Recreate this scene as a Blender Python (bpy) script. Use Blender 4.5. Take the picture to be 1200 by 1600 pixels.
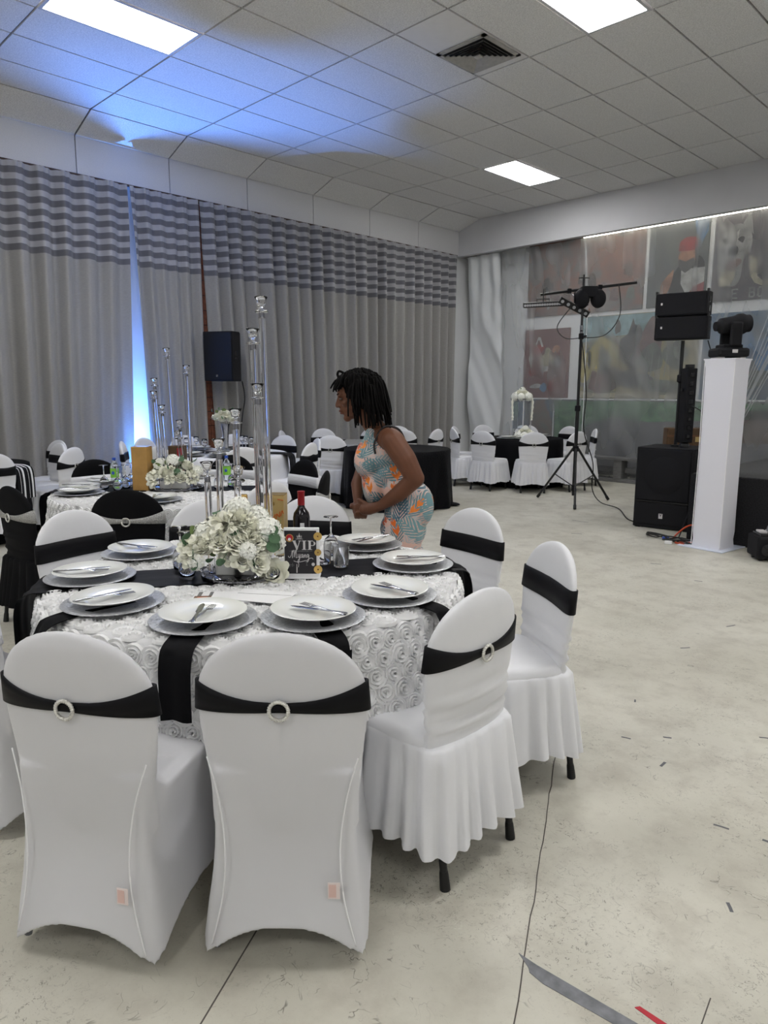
import bpy, bmesh, math, random
from math import sin, cos, pi, radians as rad, sqrt, atan2, hypot
from mathutils import Vector, Matrix, noise
random.seed(7)
sc = bpy.context.scene
COL = sc.collection
for o in list(bpy.data.objects): bpy.data.objects.remove(o)

# ------------------------------------------------------------------ camera, world, exposure
CAM = Vector((8.524, -3.769, 1.5))
YAW, PITCH, ROLL = 0.7855, -0.170, 0.0031
fwd = Vector((-sin(YAW)*cos(PITCH), cos(YAW)*cos(PITCH), sin(PITCH)))
r0 = Vector((cos(YAW), sin(YAW), 0)); u0 = r0.cross(fwd)
rgt = cos(ROLL)*r0 + sin(ROLL)*u0; upv = -sin(ROLL)*r0 + cos(ROLL)*u0
cam_d = bpy.data.cameras.new('camera'); cam = bpy.data.objects.new('camera', cam_d); COL.objects.link(cam)
cam.matrix_world = Matrix(((rgt.x, upv.x, -fwd.x, CAM.x), (rgt.y, upv.y, -fwd.y, CAM.y), (rgt.z, upv.z, -fwd.z, CAM.z), (0, 0, 0, 1)))
cam_d.sensor_fit = 'VERTICAL'; cam_d.sensor_height = 36; cam_d.lens = 36*1100/1600
cam_d.clip_start = 0.05
sc.camera = cam
w = bpy.data.worlds.new('world'); sc.world = w; w.use_nodes = True
w.node_tree.nodes['Background'].inputs[0].default_value = (0.75, 0.82, 1, 1)
w.node_tree.nodes['Background'].inputs[1].default_value = 0.3
vs = sc.view_settings; vs.view_transform = 'Standard'; vs.look = 'None'; vs.gamma = 1; vs.use_curve_mapping = False
vs.exposure = 0.78
PANEL_E = 17.0          # ceiling panel emission
try:
    sc.cycles.use_denoising = True; sc.cycles.caustics_reflective = False; sc.cycles.caustics_refractive = False
    sc.cycles.max_bounces = 8; sc.cycles.diffuse_bounces = 4; sc.cycles.glossy_bounces = 3; sc.cycles.adaptive_threshold = 0.03; sc.cycles.transparent_max_bounces = 12; sc.cycles.sample_clamp_indirect = 6
except Exception: pass

# ------------------------------------------------------------------ materials
def mat(name, col, rough=0.6, metal=0.0, noise_amt=0.0, noise_scale=20.0, bump=0.0, bump_scale=60.0, spec=0.5, sheen=0.0, trans=0.0, ior=1.45, emit=None, emit_s=0.0, alpha=1.0, coat=0.0, stretch=None, detail=4.0):
    m = bpy.data.materials.new(name); m.use_nodes = True
    nt = m.node_tree; b = nt.nodes['Principled BSDF']
    b.inputs['Base Color'].default_value = (*col, 1); b.inputs['Roughness'].default_value = rough; b.inputs['Metallic'].default_value = metal
    b.inputs['Specular IOR Level'].default_value = spec; b.inputs['Sheen Weight'].default_value = sheen
    b.inputs['Transmission Weight'].default_value = trans; b.inputs['IOR'].default_value = ior; b.inputs['Coat Weight'].default_value = coat
    b.inputs['Alpha'].default_value = alpha
    if emit:
        b.inputs['Emission Color'].default_value = (*emit, 1); b.inputs['Emission Strength'].default_value = emit_s
    if noise_amt or bump:
        tc = nt.nodes.new('ShaderNodeTexCoord'); vec = tc.outputs['Object']
        if stretch:
            mp = nt.nodes.new('ShaderNodeMapping'); mp.inputs['Scale'].default_value = stretch
            nt.links.new(vec, mp.inputs[0]); vec = mp.outputs[0]
    if noise_amt:
        n = nt.nodes.new('ShaderNodeTexNoise'); n.inputs['Scale'].default_value = noise_scale; n.inputs['Detail'].default_value = detail
        nt.links.new(vec, n.inputs['Vector'])
        mr = nt.nodes.new('ShaderNodeMapRange'); mr.inputs[1].default_value = 0.3; mr.inputs[2].default_value = 0.7
        mr.inputs[3].default_value = 1 - noise_amt; mr.inputs[4].default_value = 1 + noise_amt
        nt.links.new(n.outputs[0], mr.inputs[0])
        mx = nt.nodes.new('ShaderNodeVectorMath'); mx.operation = 'SCALE'; mx.inputs[0].default_value = col
        nt.links.new(mr.outputs[0], mx.inputs['Scale']); nt.links.new(mx.outputs[0], b.inputs['Base Color'])
    if bump:
        n2 = nt.nodes.new('ShaderNodeTexNoise'); n2.inputs['Scale'].default_value = bump_scale; n2.inputs['Detail'].default_value = 3
        nt.links.new(vec, n2.inputs['Vector'])
        bp = nt.nodes.new('ShaderNodeBump'); bp.inputs['Strength'].default_value = bump; bp.inputs['Distance'].default_value = 0.01
        nt.links.new(n2.outputs[0], bp.inputs['Height']); nt.links.new(bp.outputs[0], b.inputs['Normal'])
    return m

class NT:
    """small node helper"""
    def __init__(s, m): s.nt = m.node_tree
    def n(s, t, **kw):
        x = s.nt.nodes.new(t)
        for k, v in kw.items(): setattr(x, k, v)
        return x
    def l(s, a, b): s.nt.links.new(a, b)
    def math(s, op, a, b=None, c=None):
        x = s.n('ShaderNodeMath', operation=op)
        for i, q in enumerate((a, b, c)):
            if q is None: continue
            if isinstance(q, (int, float)): x.inputs[i].default_value = q
            else: s.l(q, x.inputs[i])
        return x.outputs[0]
    def mix(s, f, a, b):
        x = s.n('ShaderNodeMix', data_type='RGBA')
        for sock, q in ((x.inputs[0], f), (x.inputs[6], a), (x.inputs[7], b)):
            if isinstance(q, (int, float)): sock.default_value = q
            elif isinstance(q, tuple): sock.default_value = (*q, 1)
            else: s.l(q, sock)
        return x.outputs[2]
    def noise(s, vec, scale, detail=4, out=0, dist=0.0, rough=0.5):
        x = s.n('ShaderNodeTexNoise'); x.inputs['Scale'].default_value = scale; x.inputs['Detail'].default_value = detail
        x.inputs['Distortion'].default_value = dist; x.inputs['Roughness'].default_value = rough
        if vec is not None: s.l(vec, x.inputs['Vector'])
        return x.outputs[out]
    def step(s, v, lo, hi):
        x = s.n('ShaderNodeMapRange', interpolation_type='SMOOTHSTEP'); x.inputs[1].default_value = lo; x.inputs[2].default_value = hi
        s.l(v, x.inputs[0]); return x.outputs[0]

M = {}
M['white_cloth'] = mat('white_cloth', (.74, .745, .77), .75, bump=.12, bump_scale=9, sheen=.2, noise_amt=.02, noise_scale=6)
M['spandex'] = mat('white_spandex', (.72, .72, .745), .5, bump=.03, bump_scale=7, sheen=.2, noise_amt=.02, noise_scale=4)
def m_spandex():
    m = M['spandex']; h = NT(m); b = m.node_tree.nodes['Principled BSDF']; t = h.n('ShaderNodeBsdfTransparent'); x = h.n('ShaderNodeMixShader'); x.inputs[0].default_value = .13
    h.l(b.outputs[0], x.inputs[1]); h.l(t.outputs[0], x.inputs[2]); h.l(x.outputs[0], m.node_tree.nodes['Material Output'].inputs[0])
m_spandex()
M['seam'] = mat('seam_thread', (.85, .85, .87), .7)
M['black_cloth'] = mat('black_cloth', (.0035, .0035, .0045), .75, bump=.1, bump_scale=14, spec=.15)
M['black_satin'] = mat('black_satin', (.0035, .0035, .005), .55, bump=.15, bump_scale=10, spec=.2)
M['white_satin'] = mat('white_satin', (.74, .75, .79), .45, bump=.5, bump_scale=10, stretch=(1, 1, 6))
M['silver_sash'] = mat('silver_sash', (.42, .42, .41), .35, metal=.35, bump=.8, bump_scale=160, noise_amt=.45, noise_scale=220)
M['rhinestone'] = mat('rhinestone', (.78, .77, .72), .25, metal=.5, bump=.5, bump_scale=300)
M['rubber'] = mat('black_rubber', (.008, .008, .008), .5)
M['black_metal'] = mat('black_metal', (.008, .008, .009), .38, spec=.5)
M['black_matte'] = mat('black_matte', (.008, .008, .01), .75, bump=.1, bump_scale=200, spec=.3)
M['grille'] = mat('speaker_grille', (.006, .006, .008), .6, bump=.6, bump_scale=400, spec=.3)
M['carpet'] = mat('charcoal_carpet', (.022, .022, .024), .95, bump=.6, bump_scale=120, noise_amt=.35, noise_scale=90, spec=.1)
M['gloss_black'] = mat('gloss_black', (.008, .008, .01), .18)
M['porcelain'] = mat('porcelain', (.82, .83, .80), .12, coat=.4)
M['charger'] = mat('silver_charger', (.52, .53, .55), .3, metal=.55, bump=.5, bump_scale=90, noise_amt=.2, noise_scale=120)
M['steel'] = mat('polished_steel', (.5, .5, .52), .16, metal=1)
M['rose_cloth'] = mat('rosette_satin', (.82, .82, .82), .42, sheen=.2)
M['cloth_base'] = mat('tablecloth_mesh', (.68, .68, .69), .7, bump=.3, bump_scale=60)
M['glass'] = mat('clear_glass', (1, 1, 1), .01, trans=1, ior=1.45)
M['acrylic'] = mat('clear_acrylic', (.98, .98, 1), .02, trans=1, ior=1.42)
M['mirror'] = mat('mirror_base', (.25, .25, .27), .06, metal=1)
M['chrome'] = mat('dark_chrome', (.22, .22, .24), .18, metal=1)
M['petal'] = mat('ivory_petal', (.93, .925, .80), .6, noise_amt=.04, noise_scale=30, sheen=.1)
M['petal2'] = mat('white_petal', (.93, .935, .86), .6, noise_amt=.04, noise_scale=30)
M['leaf'] = mat('eucalyptus_leaf', (.08, .16, .08), .55, noise_amt=.3, noise_scale=20)
M['leaf2'] = mat('pale_leaf', (.2, .28, .1), .55, noise_amt=.3, noise_scale=20)
M['paper'] = mat('white_paper', (.84, .84, .85), .6)
M['print_dark'] = mat('dark_print', (.02, .018, .022), .4)
M['silver_ink'] = mat('silver_ink', (.62, .6, .6), .4)
M['grey_ink'] = mat('grey_ink', (.18, .18, .18), .5)
M['gold_ink'] = mat('gold_ink', (.55, .33, .07), .4, metal=.2)
M['gold_card'] = mat('gold_card', (.58, .42, .17), .38, metal=.25, noise_amt=.1, noise_scale=8)
M['gold_foil'] = mat('gold_foil', (.75, .5, .16), .22, metal=.8)
M['orange_ink'] = mat('orange_ink', (.6, .12, .015), .5)
M['brown_ink'] = mat('brown_ink', (.16, .07, .03), .5)
M['red_foil'] = mat('red_capsule', (.32, .01, .015), .35)
M['wine_glass'] = mat('dark_wine_glass', (.006, .004, .006), .08)
M['white_label'] = mat('white_label', (.75, .75, .75), .5)
M['red'] = mat('red_tape', (.45, .015, .03), .5)
M['grey_tape'] = mat('grey_tape', (.18, .185, .2), .6, noise_amt=.25, noise_scale=30)
M['seam_dark'] = mat('floor_seam', (.09, .08, .07), .8)
M['scuff'] = mat('scuff', (.12, .12, .13), .7)
M['wall_paint'] = mat('wall_paint', (.74, .75, .76), .65, noise_amt=.03, noise_scale=2)
M['beam_paint'] = mat('beam_paint', (.6, .6, .62), .6, noise_amt=.03, noise_scale=2)
M['ceil_tile'] = mat('ceiling_tile', (.80, .795, .785), .9, noise_amt=.16, noise_scale=90, bump=.5, bump_scale=130, detail=6)
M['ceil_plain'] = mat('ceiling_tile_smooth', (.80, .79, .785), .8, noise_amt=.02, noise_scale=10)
M['ceil_grid'] = mat('ceiling_grid', (.38, .36, .34), .7)
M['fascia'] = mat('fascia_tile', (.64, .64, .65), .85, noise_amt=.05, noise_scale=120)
M['rod'] = mat('brown_rod', (.05, .025, .015), .5)
M['brick'] = mat('brown_brick', (.16, .055, .03), .8, noise_amt=.3, noise_scale=25, bump=.3, bump_scale=60)
M['mortar'] = mat('mortar', (.05, .03, .025), .9)
M['vent'] = mat('vent_metal', (.42, .41, .39), .5, noise_amt=.12, noise_scale=20)
M['vent_dark'] = mat('vent_dark', (.01, .01, .01), .8)
M['light_frame'] = mat('light_frame', (.6, .6, .62), .5)
M['panel_light'] = mat('panel_diffuser', (.9, .9, .9), .5, emit=(1, .99, .98), emit_s=PANEL_E)
M['tube_light'] = mat('tube_light', (.9, .9, .9), .5, emit=(1, .95, .82), emit_s=7)
M['bench'] = mat('grey_wood', (.15, .15, .15), .7, noise_amt=.25, noise_scale=12, stretch=(1, 8, 8))
M['column'] = mat('column_spandex', (.74, .74, .8), .6, sheen=.2, bump=.02, bump_scale=5)
M['plate_white'] = mat('white_board', (.66, .7, .8), .4)
M['suitcase'] = mat('brown_case', (.10, .055, .025), .5, noise_amt=.2, noise_scale=20)
M['orange_cord'] = mat('orange_cord', (.5, .07, .02), .5)
M['blue_plug'] = mat('blue_plug', (.05, .1, .45), .5)
M['lens'] = mat('led_lens', (.45, .45, .47), .15)
M['skin'] = mat('skin', (.135, .052, .026), .5, noise_amt=.08, noise_scale=14, spec=.4)
M['hair'] = mat('black_hair', (.004, .0035, .0035), .8, spec=.12)
M['strap'] = mat('black_strap', (.008, .007, .008), .6)
M['eye'] = mat('eye_white', (.13, .10, .085), .5)
M['iris'] = mat('eye_dark', (.012, .007, .005), .15)
M['lip'] = mat('lip', (.16, .05, .04), .45)
M['water'] = mat('water_bottle', (.85, .92, 1), .05, trans=.9, ior=1.33)
M['green_label'] = mat('green_label', (.22, .55, .06), .5)
M['blue_cap'] = mat('blue_cap', (.03, .09, .45), .4)
M['sequin'] = mat('black_sequin', (.0035, .0035, .005), .5, spec=.12, bump=1.0, bump_scale=70)
M['tag'] = mat('care_tag', (.78, .68, .66), .7)
M['tag_print'] = mat('care_tag_print', (.74, .52, .47), .7)

def m_curtain():
    m = mat('grey_curtain', (.3, .29, .28), .8, sheen=.25); h = NT(m); b = m.node_tree.nodes['Principled BSDF']
    g = h.n('ShaderNodeNewGeometry'); sp = h.n('ShaderNodeSeparateXYZ'); h.l(g.outputs['Position'], sp.inputs[0])
    z = sp.outputs[2]
    ph = h.math('FRACT', h.math('DIVIDE', h.math('SUBTRACT', z, 3.07), 0.138))
    dark = h.math('MULTIPLY', h.math('LESS_THAN', ph, .52), h.math('GREATER_THAN', z, 3.07))
    top = h.math('GREATER_THAN', z, 3.07)
    mp = h.n('ShaderNodeMapping'); mp.inputs['Scale'].default_value = (30, 30, 260); h.l(g.outputs['Position'], mp.inputs[0])
    wv = h.noise(mp.outputs[0], 1.0, 3)
    base = h.mix(wv, (.27, .265, .255), (.43, .42, .40))
    light = h.mix(wv, (.36, .36, .38), (.44, .44, .46))
    c = h.mix(top, base, light)
    c = h.mix(dark, c, (.145, .145, .16))
    h.l(c, b.inputs['Base Color'])
    tr = h.n('ShaderNodeBsdfTranslucent'); h.l(c, tr.inputs[0])
    ms = h.n('ShaderNodeMixShader'); ms.inputs[0].default_value = .15
    out = m.node_tree.nodes['Material Output']; h.l(b.outputs[0], ms.inputs[1]); h.l(tr.outputs[0], ms.inputs[2]); h.l(ms.outputs[0], out.inputs[0])
    return m
M['curtain'] = m_curtain()

def m_floor():
    m = mat('scuffed_floor', (.5, .48, .4), .42, spec=.45); h = NT(m); b = m.node_tree.nodes['Principled BSDF']
    g = h.n('ShaderNodeNewGeometry'); P = g.outputs['Position']
    big = h.noise(P, .9, 5, rough=.6); mid = h.noise(P, 5, 6, rough=.65)
    c = h.mix(h.step(big, .3, .7), (.50, .48, .405), (.62, .60, .52))
    c = h.mix(h.math('MULTIPLY', h.step(mid, .42, .72), .5), c, (.36, .33, .275))
    # fine scratches: thin iso-lines of distorted noise, in patches
    cur = c
    for sc_, w_, ds, seed in ((7, .014, 2.5, 0), (14, .022, 3.5, 7.3), (30, .035, 3.0, 3.1)):
        mp = h.n('ShaderNodeMapping'); mp.inputs['Location'].default_value = (seed, seed*2, 0); h.l(P, mp.inputs[0])
        a = h.noise(mp.outputs[0], sc_, 2, dist=ds)
        line = h.math('SUBTRACT', 1.0, h.step(h.math('ABSOLUTE', h.math('SUBTRACT', a, .5)), 0.0, w_))
        patch = h.step(h.noise(mp.outputs[0], 1.6, 5, rough=.75), .44, .66)
        brk = h.step(h.noise(mp.outputs[0], sc_*1.7, 2), .5, .58)
        f = h.math('MULTIPLY', h.math('MULTIPLY', h.math('MULTIPLY', line, patch), brk), .95)
        cur = h.mix(f, cur, (.15, .135, .11))
    sp = h.step(h.noise(P, 220, 2), .66, .74)
    cur = h.mix(h.math('MULTIPLY', sp, .3), cur, (.2, .18, .15))
    h.l(cur, b.inputs['Base Color'])
    rr = h.n('ShaderNodeMapRange'); rr.inputs[3].default_value = .3; rr.inputs[4].default_value = .55; h.l(mid, rr.inputs[0]); h.l(rr.outputs[0], b.inputs['Roughness'])
    return m
M['floor'] = m_floor()

def m_plastic():
    m = bpy.data.materials.new('clear_plastic_sheet'); m.use_nodes = True; h = NT(m); nt = m.node_tree
    b = nt.nodes['Principled BSDF']; b.inputs['Base Color'].default_value = (.8, .82, .83, 1); b.inputs['Roughness'].default_value = .3
    g = h.n('ShaderNodeNewGeometry')
    mp = h.n('ShaderNodeMapping'); mp.inputs['Rotation'].default_value = (0, rad(28), 0); mp.inputs['Scale'].default_value = (2.2, 1, .45); h.l(g.outputs['Position'], mp.inputs[0])
    n = h.noise(mp.outputs[0], 1.3, 2, dist=.2)
    bp = h.n('ShaderNodeBump'); bp.inputs['Strength'].default_value = .3; bp.inputs['Distance'].default_value = .05; h.l(n, bp.inputs['Height']); h.l(bp.outputs[0], b.inputs['Normal'])
    t = h.n('ShaderNodeBsdfTransparent'); t.inputs[0].default_value = (.96, .97, .97, 1)
    tl = h.n('ShaderNodeBsdfTranslucent'); tl.inputs[0].default_value = (.85, .86, .86, 1)
    a = h.n('ShaderNodeMixShader'); a.inputs[0].default_value = .35; h.l(b.outputs[0], a.inputs[1]); h.l(tl.outputs[0], a.inputs[2])
    ms = h.n('ShaderNodeMixShader')
    f = h.math('ADD', .25, h.math('MULTIPLY', h.step(n, .45, .8), .12))
    for ry, sx_, sz_, sd in ((30, 1.6, .16, 0.0), (-35, 1.2, .14, 5.0)):  # highlights along diagonal folds, painted in as whiter, less transparent lines
        m2 = h.n('ShaderNodeMapping'); m2.inputs['Rotation'].default_value = (0, rad(ry), 0); m2.inputs['Scale'].default_value = (sx_, 1, sz_); m2.inputs['Location'].default_value = (sd, 0, sd); h.l(g.outputs['Position'], m2.inputs[0])
        k = h.noise(m2.outputs[0], 1.5, 1, dist=.1); ln = h.math('SUBTRACT', 1.0, h.step(h.math('ABSOLUTE', h.math('SUBTRACT', k, .5)), 0.0, .07))
        f = h.math('ADD', f, h.math('MULTIPLY', h.math('MULTIPLY', ln, h.step(h.noise(g.outputs['Position'], .8, 2), .48, .7)), .13))
    h.l(f, ms.inputs[0]); h.l(t.outputs[0], ms.inputs[1]); h.l(a.outputs[0], ms.inputs[2])
    h.l(ms.outputs[0], nt.nodes['Material Output'].inputs[0])
    return m
M['plastic'] = m_plastic()
M['sheer'] = mat('white_sheer', (.72, .74, .75), .8, sheen=.2)

def m_blotch(name, cols, scale, dist=.8, stretch=(1, 1, 1)):
    m = mat(name, cols[0], .7); h = NT(m); b = m.node_tree.nodes['Principled BSDF']
    g = h.n('ShaderNodeNewGeometry'); mp = h.n('ShaderNodeMapping'); mp.inputs['Scale'].default_value = stretch
    h.l(g.outputs['Position'], mp.inputs[0])
    n = h.noise(mp.outputs[0], scale, 4, dist=dist)
    r = h.n('ShaderNodeValToRGB'); e = r.color_ramp.elements
    e[0].position = .28; e[0].color = (*cols[0], 1); e[1].position = .72; e[1].color = (*cols[-1], 1)
    for i, c in enumerate(cols[1:-1]):
        x = e.new(.28 + .44*(i + 1)/(len(cols) - 1)); x.color = (*c, 1)
    h.l(n, r.inputs[0]); h.l(r.outputs[0], b.inputs['Base Color'])
    return m

def m_dress():
    m = mat('tropical_dress', (.75, .5, .42), .65, sheen=.1); h = NT(m); b = m.node_tree.nodes['Principled BSDF']
    tc = h.n('ShaderNodeTexCoord'); sp = h.n('ShaderNodeSeparateXYZ'); h.l(tc.outputs['Object'], sp.inputs[0])
    u = h.math('ADD', sp.outputs[1], h.math('MULTIPLY', sp.outputs[0], .6)); v = sp.outputs[2]
    def fronds(scale, off, L, W, freq):
        cb = h.n('ShaderNodeCombineXYZ'); h.l(h.math('ADD', u, off), cb.inputs[0]); h.l(h.math('ADD', v, off*1.7), cb.inputs[1])
        vo = h.n('ShaderNodeTexVoronoi', voronoi_dimensions='2D'); vo.inputs['Scale'].default_value = scale; vo.inputs['Randomness'].default_value = .7
        h.l(cb.outputs[0], vo.inputs['Vector'])
        sub = h.n('ShaderNodeVectorMath', operation='SUBTRACT'); h.l(cb.outputs[0], sub.inputs[0]); h.l(vo.outputs['Position'], sub.inputs[1])
        s2 = h.n('ShaderNodeSeparateXYZ'); h.l(sub.outputs[0], s2.inputs[0])
        s3 = h.n('ShaderNodeSeparateColor'); h.l(vo.outputs['Color'], s3.inputs[0])
        ang = h.math('ADD', h.math('MULTIPLY', s3.outputs[0], 2.6), .4)
        ca, sa = h.math('COSINE', ang), h.math('SINE', ang)
        x = h.math('ADD', h.math('MULTIPLY', s2.outputs[0], ca), h.math('MULTIPLY', s2.outputs[1], sa))
        y = h.math('SUBTRACT', h.math('MULTIPLY', s2.outputs[1], ca), h.math('MULTIPLY', s2.outputs[0], sa))
        y = h.math('ADD', y, h.math('MULTIPLY', h.math('MULTIPLY', x, x), 2.2))
        ay = h.math('ABSOLUTE', y)
        el = h.math('ADD', h.math('POWER', h.math('DIVIDE', h.math('ABSOLUTE', x), L), 2), h.math('POWER', h.math('DIVIDE', ay, W), 2))
        inside = h.math('LESS_THAN', el, 1)
        st = h.math('GREATER_THAN', h.math('SINE', h.math('MULTIPLY', h.math('SUBTRACT', x, h.math('MULTIPLY', ay, 1.3)), freq)), -.35)
        rib = h.math('LESS_THAN', ay, .0025)
        return h.math('MULTIPLY', inside, h.math('MAXIMUM', st, rib)), s3.outputs[1], el
    base = (.72, .47, .39)
    f1, c1, e1 = fronds(6.0, 0.0, .12, .048, 270)
    f2, c2, e2 = fronds(6.5, 3.37, .11, .044, 290)
    f3, c3, e3 = fronds(7.0, 9.1, .10, .04, 300)
    c = base
    c = h.mix(h.math('MULTIPLY', f3, .9), c, h.mix(c3, (.62, .62, .60), (.36, .40, .42)))
    c = h.mix(f2, c, h.mix(c2, (.12, .22, .25), (.36, .43, .46)))
    c = h.mix(f1, c, h.mix(c1, (.035, .09, .15), (.17, .33, .35)))
    f4, c4, e4 = fronds(5.5, 6.3, .055, .024, 130)
    c = h.mix(f4, c, h.mix(c4, (.75, .13, .015), (.8, .30, .03)))
    f5, c5, e5 = fronds(5.0, 1.9, .05, .02, 150)
    c = h.mix(f5, c, h.mix(c5, (.7, .10, .02), (.8, .25, .03)))
    h.l(c, b.inputs['Base Color'])
    return m
M['dress'] = m_dress()

# ------------------------------------------------------------------ mesh builder
class MB:
    def __init__(s): s.v = []; s.f = []
    def add(s, vs, fs):
        o = len(s.v); s.v += [tuple(p) for p in vs]; s.f += [tuple(i + o for i in f) for f in fs]; return s
    def box(s, c, size, R=None, bev=0.0):
        x, y, z = (q/2 for q in size)
        if bev > 0:
            bm = bmesh.new(); bmesh.ops.create_cube(bm, size=1)
            for q in bm.verts: q.co = Vector((q.co.x*size[0], q.co.y*size[1], q.co.z*size[2]))
            bmesh.ops.bevel(bm, geom=list(bm.edges), offset=bev, segments=2, affect='EDGES', profile=.5)
            vs = [q.co.copy() for q in bm.verts]; bm.verts.index_update(); fs = [[q.index for q in f.verts] for f in bm.faces]; bm.free()
        else:
            vs = [Vector(p) for p in ((-x, -y, -z), (x, -y, -z), (x, y, -z), (-x, y, -z), (-x, -y, z), (x, -y, z), (x, y, z), (-x, y, z))]
            fs = [(0, 3, 2, 1), (4, 5, 6, 7), (0, 1, 5, 4), (1, 2, 6, 5), (2, 3, 7, 6), (3, 0, 4, 7)]
        if R is not None: vs = [R @ q for q in vs]
        c = Vector(c); return s.add([q + c for q in vs], fs)
    def loft(s, rings, cap0=True, cap1=True, closed=True):
        n = len(rings[0]); o = len(s.v); fs = []
        for r in rings: s.v += [tuple(p) for p in r]
        for i in range(len(rings) - 1):
            for j in range(n if closed else n - 1):
                k = (j + 1) % n
                fs.append((o + i*n + j, o + i*n + k, o + (i + 1)*n + k, o + (i + 1)*n + j))
        if cap0: fs.append(tuple(o + j for j in reversed(range(n))))
        if cap1: fs.append(tuple(o + (len(rings) - 1)*n + j for j in range(n)))
        s.f += fs; return s
    def lathe(s, prof, seg=32, c=(0, 0, 0), R=None, closed=False):
        rings = []
        for r, z in prof:
            ring = []
            for j in range(seg):
                a = 2*pi*j/seg; p = Vector((max(r, 1e-5)*cos(a), max(r, 1e-5)*sin(a), z))
                if R is not None: p = R @ p
                ring.append(p + Vector(c))
            rings.append(ring)
        return s.loft(rings, prof[0][0] < 1e-4 or True, True)
    def tube(s, pts, r, seg=8, closed=False):
        pts = [Vector(p) for p in pts]; n = len(pts); rings = []; up = None
        for i, p in enumerate(pts):
            if closed: d = pts[(i + 1) % n] - pts[i - 1]
            else: d = pts[min(i + 1, n - 1)] - pts[max(i - 1, 0)]
            if d.length < 1e-9: d = Vector((0, 0, 1))
            d.normalize()
            if up is None: up = d.orthogonal().normalized()
            up = (up - d*up.dot(d))
            if up.length < 1e-6: up = d.orthogonal()
            up.normalize(); q = d.cross(up)
            rr = r[i] if isinstance(r, (list, tuple)) else r
            rings.append([p + rr*(cos(2*pi*j/seg)*up + sin(2*pi*j/seg)*q) for j in range(seg)])
        if closed: return s.loft(rings + [rings[0]], False, False)
        return s.loft(rings)
    def ell(s, c, r, R=None, nu=16, nv=10):
        rings = []
        for i in range(nv + 1):
            t = pi*i/nv; t = min(max(t, .03), pi - .03)
            ring = []
            for j in range(nu):
                a = 2*pi*j/nu; p = Vector((r[0]*sin(t)*cos(a), r[1]*sin(t)*sin(a), -r[2]*cos(t)))
                if R is not None: p = R @ p
                ring.append(p + Vector(c))
            rings.append(ring)
        return s.loft(rings)
    def cap(s, p0, r0, p1, r1, nu=14):
        p0, p1 = Vector(p0), Vector(p1); d = p1 - p0; L = d.length; d.normalize(); u = d.orthogonal().normalized(); q = d.cross(u); rings = []
        for i in range(6):
            t = pi/2*(1 - i/5); t = min(t, pi/2 - .03); rings.append((p0 - d*r0*sin(t), r0*cos(t)))
        for i in range(6):
            t = pi/2*i/5; t = min(t, pi/2 - .03); rings.append((p1 + d*r1*sin(t), r1*cos(t)))
        return s.loft([[c + rr*(cos(2*pi*j/nu)*u + sin(2*pi*j/nu)*q) for j in range(nu)] for c, rr in rings])
    def grid(s, rows): 
        return s.loft(rows, False, False, closed=False)
    def poly(s, pts, thick=None, axis=Vector((0, 0, 1))):
        n = len(pts); pts = [Vector(p) for p in pts]
        if not thick: return s.add(pts, [tuple(range(n))])
        q = [p + axis*thick for p in pts]
        return s.add(pts + q, [tuple(reversed(range(n))), tuple(range(n, 2*n))] + [(i, (i + 1) % n, n + (i + 1) % n, n + i) for i in range(n)])
    def mesh(s, name, smooth=True, normals=True, angle=40):
        me = bpy.data.meshes.new(name); me.from_pydata(s.v, [], s.f); me.update()
        if normals:
            bm = bmesh.new(); bm.from_mesh(me); bmesh.ops.recalc_face_normals(bm, faces=bm.faces); bm.to_mesh(me); bm.free()
        if smooth:
            me.polygons.foreach_set('use_smooth', [True]*len(me.polygons))
            if angle < 180: me.set_sharp_from_angle(angle=rad(angle))
        return me
    def build(s, name, m, parent=None, smooth=True, angle=40, normals=True):
        return obj(name, s.mesh(name, smooth, normals, angle), m, parent)

def obj(name, me, m, parent=None):
    o = bpy.data.objects.new(name, me); COL.objects.link(o)
    if m is not None:
        if len(me.materials) == 0: me.materials.append(None)
        o.material_slots[0].link = 'OBJECT'; o.material_slots[0].material = m if not isinstance(m, str) else M[m]
    if parent is not None: o.parent = parent
    return o
def tag(o, label, cat, group=None):
    o['label'] = label; o['category'] = cat
    if group: o['group'] = group
    return o
def thing(name, label, cat, loc=(0, 0, 0), rotz=0, group=None):
    o = bpy.data.objects.new(name, None); COL.objects.link(o); o.location = loc; o.rotation_euler = (0, 0, rotz); o.empty_display_size = .05
    return tag(o, label, cat, group)
def struct(o): o['kind'] = 'structure'; return o
def Rz(a): return Matrix.Rotation(a, 3, 'Z')
def Rx(a): return Matrix.Rotation(a, 3, 'X')
def Ry(a): return Matrix.Rotation(a, 3, 'Y')
def catmull(pts, k=6):
    pts = [Vector(p) for p in pts]; out = []
    for i in range(len(pts) - 1):
        a, b, c, d = pts[max(i - 1, 0)], pts[i], pts[i + 1], pts[min(i + 2, len(pts) - 1)]
        for j in range(k):
            t = j/k; out.append(.5*((2*b) + (c - a)*t + (2*a - 5*b + 4*c - d)*t*t + (3*b - a - 3*c + d)*t**3))
    return out + [pts[-1]]
def text_mesh(body, size, name='lettering', extrude=.0004, bold=0.0):
    cu = bpy.data.curves.new(name, 'FONT'); cu.body = body; cu.size = size; cu.align_x = 'CENTER'; cu.align_y = 'CENTER'; cu.extrude = extrude; cu.offset = bold
    o = bpy.data.objects.new(name, cu); COL.objects.link(o); dg = bpy.context.evaluated_depsgraph_get()
    me = bpy.data.meshes.new_from_object(o.evaluated_get(dg)); bpy.data.objects.remove(o); me.materials.clear(); return me

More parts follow.
